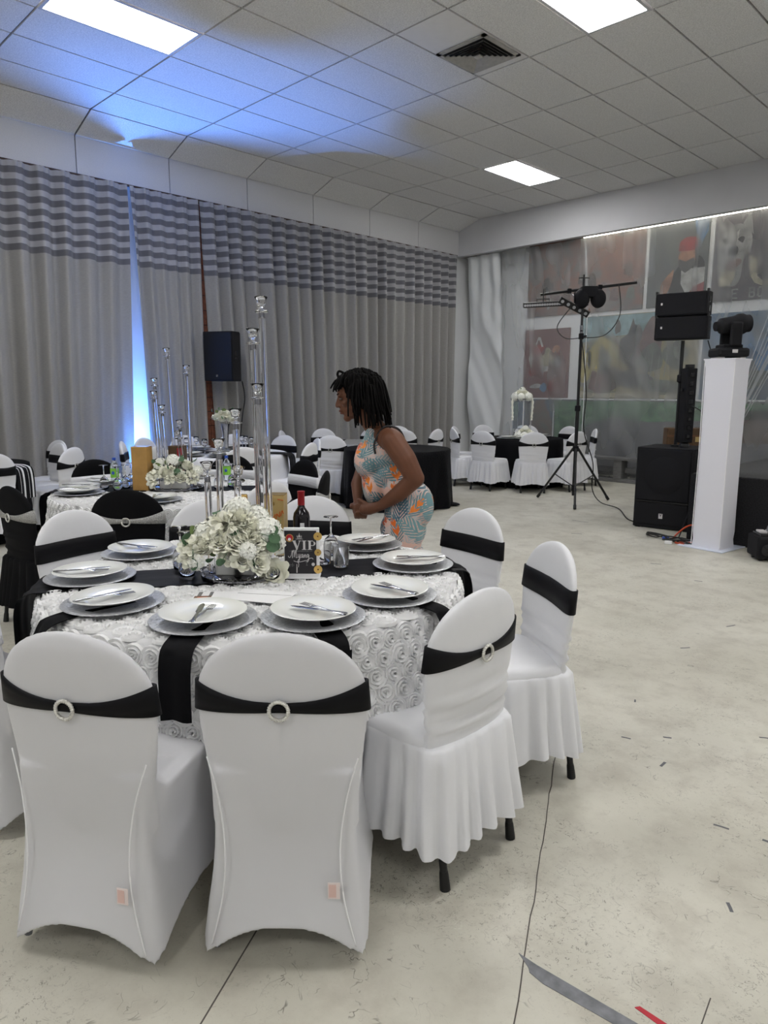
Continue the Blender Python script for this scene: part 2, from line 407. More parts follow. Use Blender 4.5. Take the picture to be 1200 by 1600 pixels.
# ------------------------------------------------------------------ room shell
HC = 4.663                      # ceiling height
XL, YB = -0.60, 7.85            # left wall, mural wall
XR, YF = 12.5, -9.0
TX, TY = 0.61, 1.22
struct(MB().box(((XL + XR)/2, (YF + YB)/2, -.05), (XR - XL + .4, YB - YF + .4, .1)).build('floor', 'floor', smooth=False))
FLOOR = bpy.data.objects['floor']
ceiling = struct(MB().box(((XL + XR)/2, (YF + YB)/2, HC + .06), (XR - XL + .4, YB - YF + .4, .06)).build('ceiling', 'ceil_grid', smooth=False))
lights = {(3, -1), (3, 4), (8, 1), (8, -4), (3, -6), (13, -1), (13, 4), (13, -6), (18, 1), (18, -4)}
vent_cell = (6, 1)
tile_me = MB().box((0, 0, 0), (TX - .02, TY - .02, .018)).mesh('tile', False)
def tile(c, R=None, m='ceil_tile', me=tile_me, parent=ceiling, name='ceiling_tile'):
    o = obj(name, me, m, parent); o.location = c
    if R is not None: o.rotation_euler = R.to_euler()
    return o
imax = 20
for i in range(0, imax):
    for j in range(-7, 6):
        if (i, j) in lights: continue
        big = i < 13 and j >= -2
        if big: tile(((i + .5)*TX, (j + .5)*TY, HC + .009), m='ceil_plain' if (i, j) == vent_cell else 'ceil_tile')
# the rest of the ceiling, out of view, in one piece of the same board
rb = MB()
for i in range(0, imax):
    for j in range(-7, 6):
        if (i, j) in lights or (i < 13 and j >= -2): continue
        rb.box(((i + .5)*TX, (j + .5)*TY, HC + .009), (TX - .02, TY - .02, .018))
ro = rb.build('ceiling_tile_field', 'ceil_tile', ceiling, smooth=False); ro['kind'] = 'stuff'
YBEAM = 7.24
# sloped row along the curtain wall and vertical fascia tiles
sl = atan2(.163, .49); slen = hypot(.163, .49)
slope_me = MB().box((0, 0, 0), (slen - .015, TY - .02, .018)).mesh('tile_slope', False)
wall_left = struct(MB().box((XL - .05, (YF + YB)/2, HC/2), (.1, YB - YF + .3, HC + .1)).build('wall_left', 'wall_paint', smooth=False))
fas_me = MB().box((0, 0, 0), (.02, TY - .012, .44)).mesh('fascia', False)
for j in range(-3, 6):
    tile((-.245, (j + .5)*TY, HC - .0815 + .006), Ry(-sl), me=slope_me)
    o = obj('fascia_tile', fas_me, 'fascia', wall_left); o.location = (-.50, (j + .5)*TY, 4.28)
struct(MB().box((-.56, (YF + YB)/2, 4.27), (.08, YB - YF, .40)).build('trim_1', 'ceil_grid', smooth=False))
rod = tag(MB().tube([(-.45, -4.2, 4.045), (-.45, 7.15, 4.045)], .016, 10).build('curtain_rod', 'rod'), 'long dark brown curtain rod under the white fascia', 'curtain rod')
# last ceiling strip j=6 is cut by the beam: tiles from y 6.1 (j=5) already reach 7.32 > beam face, beam is solid
wall_back = struct(MB().box(((XL + XR)/2, YB + .05, HC/2), (XR - XL + .4, .1, HC + .1)).build('wall_back', 'wall_paint', smooth=False))
struct(MB().box(((XL + XR)/2, YBEAM + .06, (4.05 + HC - .001)/2), (XR - XL, .12, HC - .002 - 4.05)).build('trim_2', 'beam_paint', smooth=False))
struct(MB().box((XR + .05, (YF + YB)/2, HC/2), (.1, YB - YF + .3, HC + .1)).build('wall_right', 'wall_paint', smooth=False))
struct(MB().box(((XL + XR)/2, YF - .05, HC/2), (XR - XL + .4, .1, HC + .1)).build('wall_front', 'wall_paint', smooth=False))
# brick pillar between the curtains
pil = struct(MB().box((-.52, 1.68, 2.02), (.10, .26, 4.03)).build('wall_pillar', 'mortar', smooth=False))
brick_me = MB().box((0, 0, 0), (.03, .122, .19), bev=.004).mesh('brick', False)
for k in range(20):
    for c in (-1, 1):
        b = obj('brick', brick_me, 'brick', pil); b.location = (-.463, 1.68 + c*.0645, .105 + k*.2)
# ceiling lights
lnames = {(3, -1): 'bright ceiling light panel above the blue glow on the ceiling', (3, 4): 'small far ceiling light panel nearest the mural wall', (8, 1): 'ceiling light panel beside the square air vent'}
pane_me = MB().box((0, 0, 0), (TX - .07, TY - .07, .01)).mesh('diffuser', False)
fr = MB()
for sx in (-1, 1):
    fr.box((sx*(TX/2 - .021), 0, 0), (.03, TY - .012, .022)); fr.box((0, sx*(TY/2 - .021), 0), (TX - .072, .03, .022))
fr_me = fr.mesh('frame', False)
for (i, j) in sorted(lights):
    t = thing('ceiling_light', lnames.get((i, j), 'fluorescent ceiling light panel in the ceiling behind the camera'), 'light', ((i + .5)*TX, (j + .5)*TY, HC - .001), 0, 'fluorescent ceiling panels')
    obj('frame', fr_me, 'light_frame', t).location = (0, 0, .006); obj('diffuser', pane_me, 'panel_light', t).location = (0, 0, .008)
# air vent (square diffuser)
vt = thing('air_vent', 'square stepped air vent set in the ceiling tiles', 'vent', ((vent_cell[0] + .5)*TX, (vent_cell[1] + 1)*TY - .40, HC - .004))
s = .285
fm = MB()
for a in range(4):
    R = Rz(a*pi/2); fm.box(R @ Vector((0, s - .02, -.006)), (2*s, .04, .012), R)
fm.build('frame', 'vent', vt, smooth=False)
MB().box((0, 0, .0), (2*s - .02, 2*s - .02, .006)).build('backing', 'vent_dark', vt, smooth=False)
for k in range(6):
    o_ = s - .05 - k*.038; i_ = o_ - .026
    b = MB()
    for a in range(4):
        R = Rz(a*pi/2)
        b.add([R @ Vector(p) for p in ((-o_, o_, -.034 + .002*k), (o_, o_, -.034 + .002*k), (i_, i_, -.010 + .001*k), (-i_, i_, -.010 + .001*k))], [(0, 1, 2, 3)])
    b.build('louvre', 'vent', vt, smooth=False, normals=False)
MB().box((0, 0, -.022), (.07, .07, .01)).build('centre_plate', 'vent', vt, smooth=False)

# ------------------------------------------------------------------ curtains
def curtain(name, y0, y1, label, xoff=-.375, lean0=0.0, lean1=0.0, seed=0, z0=.03, z1=4.03, amp=.095, wl=.27):
    n = int((y1 - y0)/.0135); rows = []
    zs = [z0, .4, .9, 1.5, 2.1, 2.7, 3.1, 3.4, 3.7, 3.9, 3.97, z1]
    for z in zs:
        t = (z1 - z)/(z1 - z0); row = []
        for k in range(n + 1):
            u = k/n; y = y0 + (y1 - y0)*u
            ph = 2*pi*(y + .10*noise.noise((y*1.1 + seed, t*.25, 2)) + .02*noise.noise((y*5, t*.5 + seed, 1)))/wl
            gath = min(1, t/.3 + .5)
            a = amp*gath*(.75 + .5*noise.noise((y*2.3, t*.6, seed + 5)))
            x = xoff + a*(sin(ph) + .25*sin(2*ph + 1)) + .02*noise.noise((y*.9, z*.4, seed))
            if t < .05: x += .012*sin(2*pi*y/.075 + seed)*(1 - t/.05)
            yy = y + t*(lean0*(1 - u) + lean1*u)*1.0 + .012*cos(ph)*gath
            row.append((x, yy, z))
        rows.append(row)
    o = MB().grid(rows).build(name, 'curtain', angle=180, normals=False)
    return tag(o, label, 'curtain', 'grey striped drapes along the window wall')
curtain('curtain', -4.2, .56, 'grey curtain with striped top, at the far left of the wall', seed=1, lean1=-.13)
curtain('curtain', .59, 1.58, 'narrow grey curtain lit blue beside the brown brick pillar', xoff=-.39, seed=4, lean0=.11, lean1=.02, amp=.06, wl=.19)
curtain('curtain', 1.605, 7.12, 'long grey striped-top curtain from the wall speaker to the corner', seed=9, lean0=.16, wl=.24, amp=.085)

# ------------------------------------------------------------------ murals and plastic
def quad_panel(x0, x1, z0, z1, m, y=YB - .004, th=.026, name='mural_panel', parent=None):
    return MB().box(((x0 + x1)/2, y - th/2, (z0 + z1)/2), (x1 - x0, th, z1 - z0)).build(name, m, parent, smooth=False)
def paint(parent, pts, m, y=YB - .031, name='painted_shape', k=0):
    if k: 
        p3 = catmull([(p[0], 0, p[1]) for p in pts + [pts[0]]], k)[:-1]; pts = [(p.x, p.z) for p in p3]
    o = MB().poly([(p[0], y, p[1]) for p in pts], .002, Vector((0, -1, 0))).build(name, m, parent, smooth=False); return o
def cm(n, c): return mat('paint_' + n, c, .7, noise_amt=.4, noise_scale=7, detail=6)
PC = {n: cm(n, c) for n, c in ((n_, tuple(.62*q for q in c_)) for n_, c_ in dict(grey=(.3, .3, .3), dgrey=(.09, .09, .09), white=(.6, .6, .58), cream=(.5, .46, .34), red=(.33, .04, .04), blue=(.14, .25, .42), peach=(.45, .22, .13), black=(.02, .02, .022), brown=(.12, .07, .05), yellow=(.5, .42, .14), sky=(.30, .46, .50), green=(.11, .25, .13), mauve=(.22, .14, .13), ggrey=(.16, .18, .16), dbrown=(.1, .085, .075)).items())}
MU = {}
def mural(key, x0, x1, z0, z1, m, label):
    o = quad_panel(x0, x1, z0, z1, m, name='mural'); tag(o, label, 'mural', 'painted murals behind plastic'); MU[key] = o; return o
YM = YB - .006
mural('m1', .73, 2.98, 2.87, 4.25, m_blotch('mural_rust', [(.10, .09, .085), (.13, .10, .09), (.19, .085, .055), (.12, .105, .10), (.15, .13, .12)], 1.9), 'rust and grey crowd mural, top left on the wall')
mural('m2', 3.05, 4.0, 2.87, 4.25, m_blotch('mural_grey', [(.06, .065, .065), (.09, .1, .1), (.12, .13, .12)], 1.7), 'dark mural of a red-capped bearded figure with raised hand')
mural('m3', 4.08, 6.2, 2.87, 4.25, m_blotch('mural_dark', [(.04, .04, .05), (.07, .06, .07), (.10, .08, .09)], 2.0), 'dark mural of a pale wolf-like dog head above lettering')
mural('m4', .70, 1.66, 1.385, 2.64, m_blotch('mural_maroon', [(.13, .06, .058), (.15, .07, .065), (.17, .08, .075)], 2.5, stretch=(1, 1, .4)), 'small maroon mural with cream and red shapes')
mural('m5', 1.88, 3.95, 1.385, 2.80, m_blotch('mural_house', [(.22, .21, .13), (.27, .23, .11), (.2, .19, .16), (.18, .18, .14)], 2.6), 'wide mural of a yellow house and dark trees')
mural('m6', 4.02, 6.2, 1.385, 2.70, m_blotch('mural_bluegrey', [(.11, .115, .12), (.08, .12, .18), (.09, .16, .25), (.13, .135, .14)], 1.5), 'blue and grey mural behind the white column')
mural('m7', .55, 1.36, .05, 1.36, m_blotch('mural_low', [(.09, .11, .10), (.07, .11, .16), (.14, .09, .07), (.1, .12, .11)], 2.6), 'low blurred blue and brown mural behind the far flowers')
mural('m8', 1.40, 6.2, .05, 1.36, m_blotch('mural_green', [(.10, .10, .105), (.085, .085, .09), (.12, .12, .13)], 1.2), 'long low grey mural with a green upper band')
paint(MU['m8'], [(1.42, 1.34), (4.4, 1.34), (5.4, 1.3), (5.4, 1.12), (4.2, 1.05), (3.2, 1.0), (2.6, 1.08), (2.1, .95), (1.9, .6), (1.42, .4)], PC['green'])
paint(MU['m8'], [(4.5, 1.2), (5.3, 1.22), (5.35, .8), (4.6, .75)], PC['brown'], k=3)
# m1: blurred crowd
for i in range(16):
    x = .95 + random.random()*1.85; z = 2.98 + random.random()*.75; a = .05 + .06*random.random()
    paint(MU['m1'], [(x - a, z), (x + a*.9, z - .02), (x + a*.7, z + a*2.2), (x - a*.6, z + a*2.0)], PC[random.choice(['brown', 'mauve', 'ggrey', 'dbrown', 'mauve'])], k=3)
# m2: figure
paint(MU['m2'], [(3.45, 2.9), (3.98, 2.9), (3.98, 3.05), (3.95, 3.5), (3.8, 3.62), (3.6, 3.52), (3.42, 3.25)], PC['black'], k=3)
paint(MU['m2'], [(3.60, 3.42), (3.97, 3.42), (3.97, 3.18), (3.70, 3.02), (3.60, 3.2)], PC['white'], y=YB - .034)
paint(MU['m2'], [(3.68, 2.98), (3.97, 3.0), (3.97, 3.2), (3.82, 3.14)], PC['red'], y=YB - .035)
paint(MU['m2'], [(3.56, 3.5), (3.78, 3.5), (3.80, 3.66), (3.74, 3.74), (3.60, 3.72), (3.54, 3.62)], PC['peach'], y=YB - .036, k=3)
paint(MU['m2'], [(3.56, 3.46), (3.66, 3.36), (3.78, 3.46), (3.79, 3.58), (3.66, 3.53), (3.55, 3.58)], PC['dgrey'], y=YB - .038, k=2)
paint(MU['m2'], [(3.54, 3.70), (3.80, 3.70), (3.82, 3.86), (3.68, 3.90), (3.56, 3.84)], PC['red'], y=YB - .039, k=3)
paint(MU['m2'], [(3.29, 3.02), (3.36, 3.04), (3.44, 3.18), (3.48, 3.42), (3.42, 3.38), (3.36, 3.32), (3.28, 3.2)], PC['peach'], y=YB - .035, k=3)
paint(MU['m2'], [(3.74, 4.24), (3.98, 4.24), (3.98, 3.95), (3.9, 3.8), (3.8, 3.95)], PC['blue'], y=YB - .034)
# m3: dog head and lettering
paint(MU['m3'], [(4.15, 3.35), (4.2, 3.15), (4.40, 3.08), (4.5, 3.2), (4.52, 3.45), (4.62, 3.62), (4.60, 3.85), (4.45, 3.98), (4.28, 3.95), (4.16, 3.8), (4.14, 3.6)], PC['grey'], k=3)
paint(MU['m3'], [(4.14, 3.82), (4.13, 4.08), (4.26, 3.94)], PC['grey'], y=YB - .034)
paint(MU['m3'], [(4.48, 3.98), (4.58, 4.16), (4.64, 3.80)], PC['grey'], y=YB - .034)
paint(MU['m3'], [(4.28, 3.56), (4.36, 3.50), (4.44, 3.57), (4.42, 3.66), (4.32, 3.66)], PC['black'], y=YB - .036, k=3)
paint(MU['m3'], [(4.24, 3.40), (4.36, 3.32), (4.50, 3.42), (4.46, 3.48), (4.34, 3.44)], PC['mauve'], y=YB - .036, k=3)
for ex in (4.24, 4.47):
    paint(MU['m3'], [(ex - .05, 3.76), (ex + .02, 3.70), (ex + .05, 3.77), (ex, 3.80)], PC['black'], y=YB - .036, k=2)
for dx in (0, .05, .11, .17): 
    paint(MU['m3'], [(4.23 + dx, 3.86), (4.25 + dx, 3.72), (4.27 + dx, 3.9)], PC['white'], y=YB - .035)
paint(MU['m3'], [(4.20, 3.1), (4.36, 3.1), (4.42, 3.3), (4.3, 3.36), (4.2, 3.25)], PC['cream'], y=YB - .035, k=2)
paint(MU['m3'], [(4.60, 3.5), (4.72, 3.45), (4.74, 3.2), (4.9, 3.12), (5.2, 3.2), (5.2, 3.1), (4.8, 3.06), (4.65, 3.2)], PC['cream'], y=YB - .034, k=2)
paint(MU['m3'], [(4.85, 3.6), (5.3, 3.75), (5.4, 3.55), (4.9, 3.5)], PC['peach'], y=YB - .034, k=2)
xx = 4.14
for ch in 'THE BOSSE':
    # broad gothic strokes
    if ch != ' ':
        strokes = {'T': [((.45, 0), (.55, 1)), ((0, .95), (1, 1))], 'H': [((0, 0), (.15, 1)), ((.8, 0), (.9, .9)), ((.1, .5), (.85, .6))], 'E': [((.05, 0), (.15, 1)), ((.1, .0), (.9, .1)), ((.1, .5), (.75, .55)), ((.1, .92), (.95, 1))],
                   'B': [((.05, 0), (.15, 1)), ((.7, .1), (.85, .5)), ((.65, .55), (.8, .95)), ((.1, .0), (.8, .1)), ((.1, .5), (.75, .55)), ((.1, .92), (.8, 1))], 'O': [((.0, .1), (.1, .9)), ((.8, .1), (.9, .9)), ((.1, 0), (.85, .08)), ((.1, .92), (.85, 1))], 'S': [((.1, .0), (.85, .1)), ((.8, .05), (.9, .5)), ((.1, .47), (.85, .57)), ((.05, .5), (.15, .95)), ((.1, .9), (.95, 1))]}[ch]
        lm = MB()
        for (a, b) in strokes:
            w_ = .022
            p = Vector((xx + a[0]*.1, 0, 2.9 + a[1]*.14)); q = Vector((xx + b[0]*.1, 0, 2.9 + b[1]*.14))
            if abs(q.z - p.z) > abs(q.x - p.x): lm.box((p + q)/2 + Vector((0, YB - .036, 0)), (w_, .002, abs(q.z - p.z)))
            else: lm.box((p + q)/2 + Vector((0, YB - .0365, 0)), (abs(q.x - p.x), .002, w_))
        lm.build('letter', PC['grey'], MU['m3'], smooth=False)
    xx += .125
# m4 shapes
def blob(parent, cx, cz, rx, rz, m, y, seed, rot=0, n=9):
    rnd = random.Random(seed); pts = []
    for i in range(n):
        a = 2*pi*i/n; q = .75 + .5*rnd.random(); px, pz = rx*cos(a)*q, rz*sin(a)*q
        pts.append((cx + px*cos(rot) - pz*sin(rot), cz + px*sin(rot) + pz*cos(rot)))
    paint(parent, pts, m, y, k=3)
A4 = MU['m4']
blob(A4, 1.02, 2.28, .14, .08, PC['red'], YB - .033, 1); 
paint(A4, [(.93, 2.32), (1.0, 2.5), (1.05, 2.5), (1.12, 2.32), (1.08, 2.32), (1.03, 2.44), (1.0, 2.44), (.96, 2.32)], PC['white'], YB - .034)
blob(A4, .86, 2.08, .05, .12, PC['white'], YB - .034, 3); blob(A4, 1.2, 2.1, .17, .11, PC['cream'], YB - .035, 4); blob(A4, 1.22, 2.2, .06, .09, PC['cream'], YB - .036, 5)
blob(A4, 1.38, 2.27, .08, .07, PC['peach'], YB - .034, 6); blob(A4, 1.42, 2.03, .12, .12, PC['grey'], YB - .0345, 7); blob(A4, 1.16, 1.92, .09, .06, PC['white'], YB - .036, 8)
blob(A4, 1.35, 1.84, .15, .09, PC['mauve'], YB - .035, 9)
for k in range(4): paint(A4, [(1.28, 1.80 + k*.035), (1.42, 1.81 + k*.04), (1.42, 1.82 + k*.04), (1.28, 1.81 + k*.035)], PC['grey'], YB - .037)
blob(A4, .98, 1.60, .13, .04, PC['white'], YB - .034, 11, .1); blob(A4, 1.14, 1.58, .08, .08, PC['blue'], YB - .035, 12); blob(A4, 1.3, 1.6, .07, .1, PC['red'], YB - .034, 13); blob(A4, .9, 1.85, .1, .05, PC['red'], YB - .034, 14)
A5 = MU['m5']
paint(A5, [(1.9, 2.79), (3.93, 2.79), (3.93, 2.5), (3.5, 2.42), (2.9, 2.46), (2.3, 2.44), (1.9, 2.35)], PC['sky'])
paint(A5, [(2.02, 2.22), (2.28, 2.48), (2.62, 2.3), (2.62, 1.9), (2.06, 1.9)], PC['yellow'], YB - .034)
paint(A5, [(1.98, 2.2), (2.28, 2.52), (2.66, 2.3), (2.66, 2.26), (2.28, 2.46), (2.0, 2.16)], PC['ggrey'], YB - .036)
blob(A5, 2.0, 1.95, .12, .28, PC['yellow'], YB - .034, 21)
blob(A5, 2.35, 2.05, .12, .25, PC['ggrey'], YB - .036, 22); blob(A5, 2.42, 1.68, .28, .22, PC['dbrown'], YB - .036, 23); blob(A5, 2.25, 1.65, .17, .2, PC['mauve'], YB - .037, 24)
blob(A5, 2.85, 2.2, .2, .36, PC['dgrey'], YB - .036, 25); paint(A5, [(2.78, 2.5), (2.85, 2.72), (2.92, 2.5)], PC['dbrown'], YB - .036); blob(A5, 2.58, 2.6, .05, .13, PC['dbrown'], YB - .036, 26)
blob(A5, 3.15, 2.3, .2, .36, PC['mauve'], YB - .0365, 27); blob(A5, 3.2, 2.05, .25, .25, PC['ggrey'], YB - .0375, 28); blob(A5, 3.6, 2.1, .22, .2, PC['ggrey'], YB - .036, 29)
blob(A5, 2.9, 1.72, .35, .15, PC['dgrey'], YB - .0372, 30); blob(A5, 3.4, 1.6, .45, .1, PC['ggrey'], YB - .0374, 31)
paint(A5, [(1.9, 1.4), (3.93, 1.4), (3.93, 1.44), (3.2, 1.46), (2.7, 1.5), (2.3, 1.46), (1.9, 1.52)], PC['cream'], YB - .0378)
for k in range(5): paint(A5, [(2.95 + k*.12, 1.75), (2.98 + k*.12, 2.1), (2.99 + k*.12, 2.1), (2.965 + k*.12, 1.75)], PC['grey'], YB - .038)
blob(MU['m6'], 4.5, 2.3, .3, .2, PC['blue'], YB - .034, 41); blob(MU['m6'], 5.1, 2.1, .3, .3, PC['blue'], YB - .034, 42); blob(MU['m6'], 4.7, 1.7, .4, .15, PC['ggrey'], YB - .035, 43)
struct(MB().box((3.4, YB - .012, 1.372), (5.8, .024, .025)).build('trim_3', 'wall_paint', smooth=False))

def sheet(name, x0, x1, label, m, seed, y_top, y_bot, amp, z1=4.045, nx=150, nz=60, sweep=.6):
    rows = []
    for i in range(nz + 1):
        t = i/nz; z = z1 + (.02 - z1)*t; row = []
        for k in range(nx + 1):
            u = k/nx; x = x0 + (x1 - x0)*u
            y = y_top + (y_bot - y_top)*min(1, t*1.6)**.6
            d = x*1.0 + z*sweep
            y += amp*(noise.noise((d*1.6 + seed, z*.35, 1)) + .5*noise.noise((d*4.5 + seed, z*.5, 3)))*min(1, .25 + t*2)
            y += amp*.25*sin(x*26 + 2*noise.noise((x*2, 0, seed)))*max(0, 1 - t*2.2)
            row.append((x, min(y, YB - .05), z))
        rows.append(row)
    o = MB().grid(rows).build(name, m, angle=180, normals=False); return tag(o, label, 'plastic sheet')
sheet('plastic_sheet', 2.08, 7.0, 'clear plastic sheet hanging over the right-hand murals', 'plastic', 3, 7.41, 7.66, .07, nx=220)
sheet('plastic_sheet', .35, 2.12, 'clear plastic sheet over the maroon and rust murals', 'plastic', 11, 7.41, 7.68, .06, nx=90)
sheet('white_drape', -.42, .33, 'white sheer drape in the corner beside the grey curtain', 'sheer', 21, 7.42, 7.60, .10, nx=70, sweep=.45)
# loose swags of plastic at the right and a hanging sheet edge
for k, (pts, r) in enumerate([([(2.10, 7.42, 4.08), (2.11, 7.58, 3.0), (2.12, 7.60, 1.5), (2.12, 7.58, .05)], .006)]):
    MB().tube(catmull(pts, 10), r, 6).build('sheet_hem', 'sheer', bpy.data.objects['plastic_sheet'])
for k in range(9):
    x = 4.9 + k*.1 + random.random()*.05
    MB().tube(catmull([(x + .55, 7.42, 4.06), (x + .1, 7.5, 2.6 + .1*k), (x - .35 - .05*k, 7.55, 1.1 + .05*k), (x - .75 - .06*k, 7.55, .2 + .03*k)], 8), .006 + .005*random.random(), 5).build('sheet_fold', 'plastic', bpy.data.objects['plastic_sheet'])
# cove light behind the beam
tl = thing('cove_light', 'long fluorescent strip glowing behind the beam above the murals', 'light', (5.0, 7.47, 4.075))
MB().box((0, .03, .035), (6.0, .05, .03)).build('housing', 'light_frame', tl, smooth=False)
MB().tube([(-2.95, 0, 0), (2.95, 0, 0)], .016, 10).build('tube', 'tube_light', tl)
# bench under the murals
be = thing('bench', 'low grey wooden bench in front of the plastic sheeting', 'bench', (3.6, 7.40, 0))
MB().box((0, 0, .395), (2.9, .26, .045), bev=.006).build('seat_board', 'bench', be, smooth=False)
MB().box((0, 0, .03), (2.9, .2, .06), bev=.006).build('floor_rail', 'bench', be, smooth=False)
MB().box((0, .05, .2), (2.8, .04, .09), bev=.004).build('stretcher', 'bench', be, smooth=False)
for x in (-1.32, -.62, .0, .66, 1.32):
    MB().box((x, 0, .216), (.14, .22, .312), bev=.004).build('leg', 'bench', be, smooth=False)

# ------------------------------------------------------------------ floor marks
def strip(p, q, w, m, name, label=None, cat=None, z=.001, parent=None, jag=0):
    p, q = Vector((*p, 0)), Vector((*q, 0)); d = (q - p).normalized(); n = Vector((-d.y, d.x, 0))*w/2
    k = max(2, int((q - p).length/.06)); L, R_ = [], []
    for i in range(k + 1):
        c = p + (q - p)*i/k + (n.normalized()*random.uniform(-jag, jag) if 0 < i < k else Vector())
        L.append(c + n); R_.append(c - n)
    mb = MB(); zz = Vector((0, 0, z))
    mb.loft([[l, r, r + zz, l + zz] for l, r in zip(L, R_)])
    o = mb.build(name, m, parent, smooth=False)
    if label: tag(o, label, cat)
    return o
strip((6.88, -.90), (7.85, -2.77), .0036, 'seam_dark', 'floor_seam', parent=FLOOR, jag=.003, z=.0008)
strip((6.9, -2.55), (7.30, -3.25), .004, 'seam_dark', 'floor_seam', parent=FLOOR, z=.0008)
strip((8.02, -2.1), (8.07, -2.45), .003, 'seam_dark', 'floor_seam', parent=FLOOR, z=.0008)
mb = MB(); mb.poly([(7.598, -2.322, 0), (7.655, -2.322, 0), (7.995, -2.295, 0), (8.0, -2.330, 0), (7.70, -2.362, 0), (7.655, -2.356, 0), (7.645, -2.345, 0)], .0015)
tag(mb.build('grey_tape', 'grey_tape', smooth=False), 'strip of worn grey tape stuck on the floor', 'tape')
mb = MB(); mb.poly([(7.898, -2.262, 0), (7.906, -2.250, 0), (8.02, -2.252, 0), (8.012, -2.272, 0)], .0015)
tag(mb.build('red_tape', 'red', smooth=False), 'short strip of red tape stuck on the floor', 'tape')
random.seed(21)
for (x, y, L, a) in [(7.22, -.98, .04, .3), (7.45, -1.1, .045, 1.6), (7.75, -1.35, .05, .2), (7.9, -1.32, .04, .1), (7.35, -.85, .035, .5), (7.1, -.6, .03, 2), (6.95, .3, .06, .9), (5.2, 1.6, .12, .8), (5.55, 1.1, .1, .7), (5.9, 2.2, .09, .6), (4.3, 3.6, .2, .1), (3.3, 4.4, .12, .2), (7.65, -.55, .05, .5), (7.0, .9, .08, 1.2), (6.4, 1.9, .06, .3), (6.0, .4, .1, .2), (7.95, -1.75, .04, 2.2), (4.7, 2.9, .11, .5), (5.4, .2, .14, .8)]:
    strip((x, y), (x + L*cos(a), y + L*sin(a)), .008 + .004*random.random(), 'scuff', 'scuff_mark', parent=FLOOR, z=.0006, jag=.002)

# ------------------------------------------------------------------ chairs
def sgp(v, p): return (abs(v)**p)*(1 if v >= 0 else -1)
def back_w(z):
    if z > .73: return .222*sqrt(max(0.0, 1 - ((z - .73)/.182)**2))
    if z > .62: return .222 - .008*((.73 - z)/.11)**2
    return .214 - .018*min(1, (.62 - z)/.15)
def back_y(x, z): return -.02 - .075*(z - .45) + .55*x*x
def back_ring(z, n=44, off=0.0):
    w_ = max(back_w(z), .004) + off; t = .022*min(1, sqrt(max(0, (.9125 - z))/.05) if z > .8625 else 1) + off + .002
    return [Vector((w_*sgp(cos(a), .55), back_y(w_*sgp(cos(a), .55), z) + t*sgp(sin(a), .75), z)) for a in (2*pi*k/n for k in range(n))]
ZB = [.36, .40, .42, .44, .455, .47, .485, .50, .515, .53, .55, .565, .58, .60, .62, .65, .70, .75, .79, .825, .85, .87, .885, .897, .905, .910, .9118]
def band_ring(ztop, zbot, n=64, pinch=True, off=.004):
    """closed fabric band round the back; the rear middle is pinched and lower"""
    top, bot, topi, boti = [], [], [], []
    for k in range(n):
        a = 2*pi*k/n; rear = sin(a) < 0
        c = abs(cos(a))**.55
        f = (1 - c)**1.0 if (pinch and rear) else 0
        zt = ztop - .045*f - (.012*sin(c*pi) if rear else 0); zb = zbot + .012*f - (.0 if rear else .0)
        for zz, L, o_ in ((zt, top, off + .003), (zb, bot, off + .003), (zt, topi, 0), (zb, boti, 0)):
            w_ = back_w(zz) + o_; t = .024 + o_; x = w_*sgp(cos(a), .55)
            L.append(Vector((x, back_y(x, zz) + t*sgp(sin(a), .75), zz)))
    mid = [(p + q)/2 + (p + q).normalized()*0 for p, q in zip(top, bot)]
    m1 = [p*.66 + q*.34 for p, q in zip(top, bot)]
    return MB().loft([topi, top, m1, mid, bot, boti], False, False)
def rrect(hx, y0, y1, n=72, p=.22):
    # rounded rectangle sampled evenly along its length
    cy, hy = (y0 + y1)/2, (y1 - y0)/2; N = 1440
    q = [(hx*sgp(cos(2*pi*k/N), p), cy + hy*sgp(sin(2*pi*k/N), p)) for k in range(N + 1)]
    acc = [0.0]
    for a, b in zip(q[:-1], q[1:]): acc.append(acc[-1] + hypot(b[0] - a[0], b[1] - a[1]))
    out = []; j = 0
    for k in range(n):
        L = acc[-1]*k/n
        while acc[j + 1] < L: j += 1
        t = (L - acc[j])/max(1e-9, acc[j + 1] - acc[j]); out.append((q[j][0] + (q[j + 1][0] - q[j][0])*t, q[j][1] + (q[j + 1][1] - q[j][1])*t, 2*pi*k/n))
    return out
def fuse(mb, name, voxel, it):
    me = mb.mesh(name + '_src', False, True); o = bpy.data.objects.new(name + '_src', me); COL.objects.link(o)
    r = o.modifiers.new('r', 'REMESH'); r.mode = 'VOXEL'; r.voxel_size = voxel
    s_ = o.modifiers.new('s', 'SMOOTH'); s_.factor = .5; s_.iterations = it
    dg = bpy.context.evaluated_depsgraph_get(); me2 = bpy.data.meshes.new_from_object(o.evaluated_get(dg)); bpy.data.objects.remove(o)
    me2.polygons.foreach_set('use_smooth', [True]*len(me2.polygons)); me2.materials.clear(); me2.name = name
    return me2
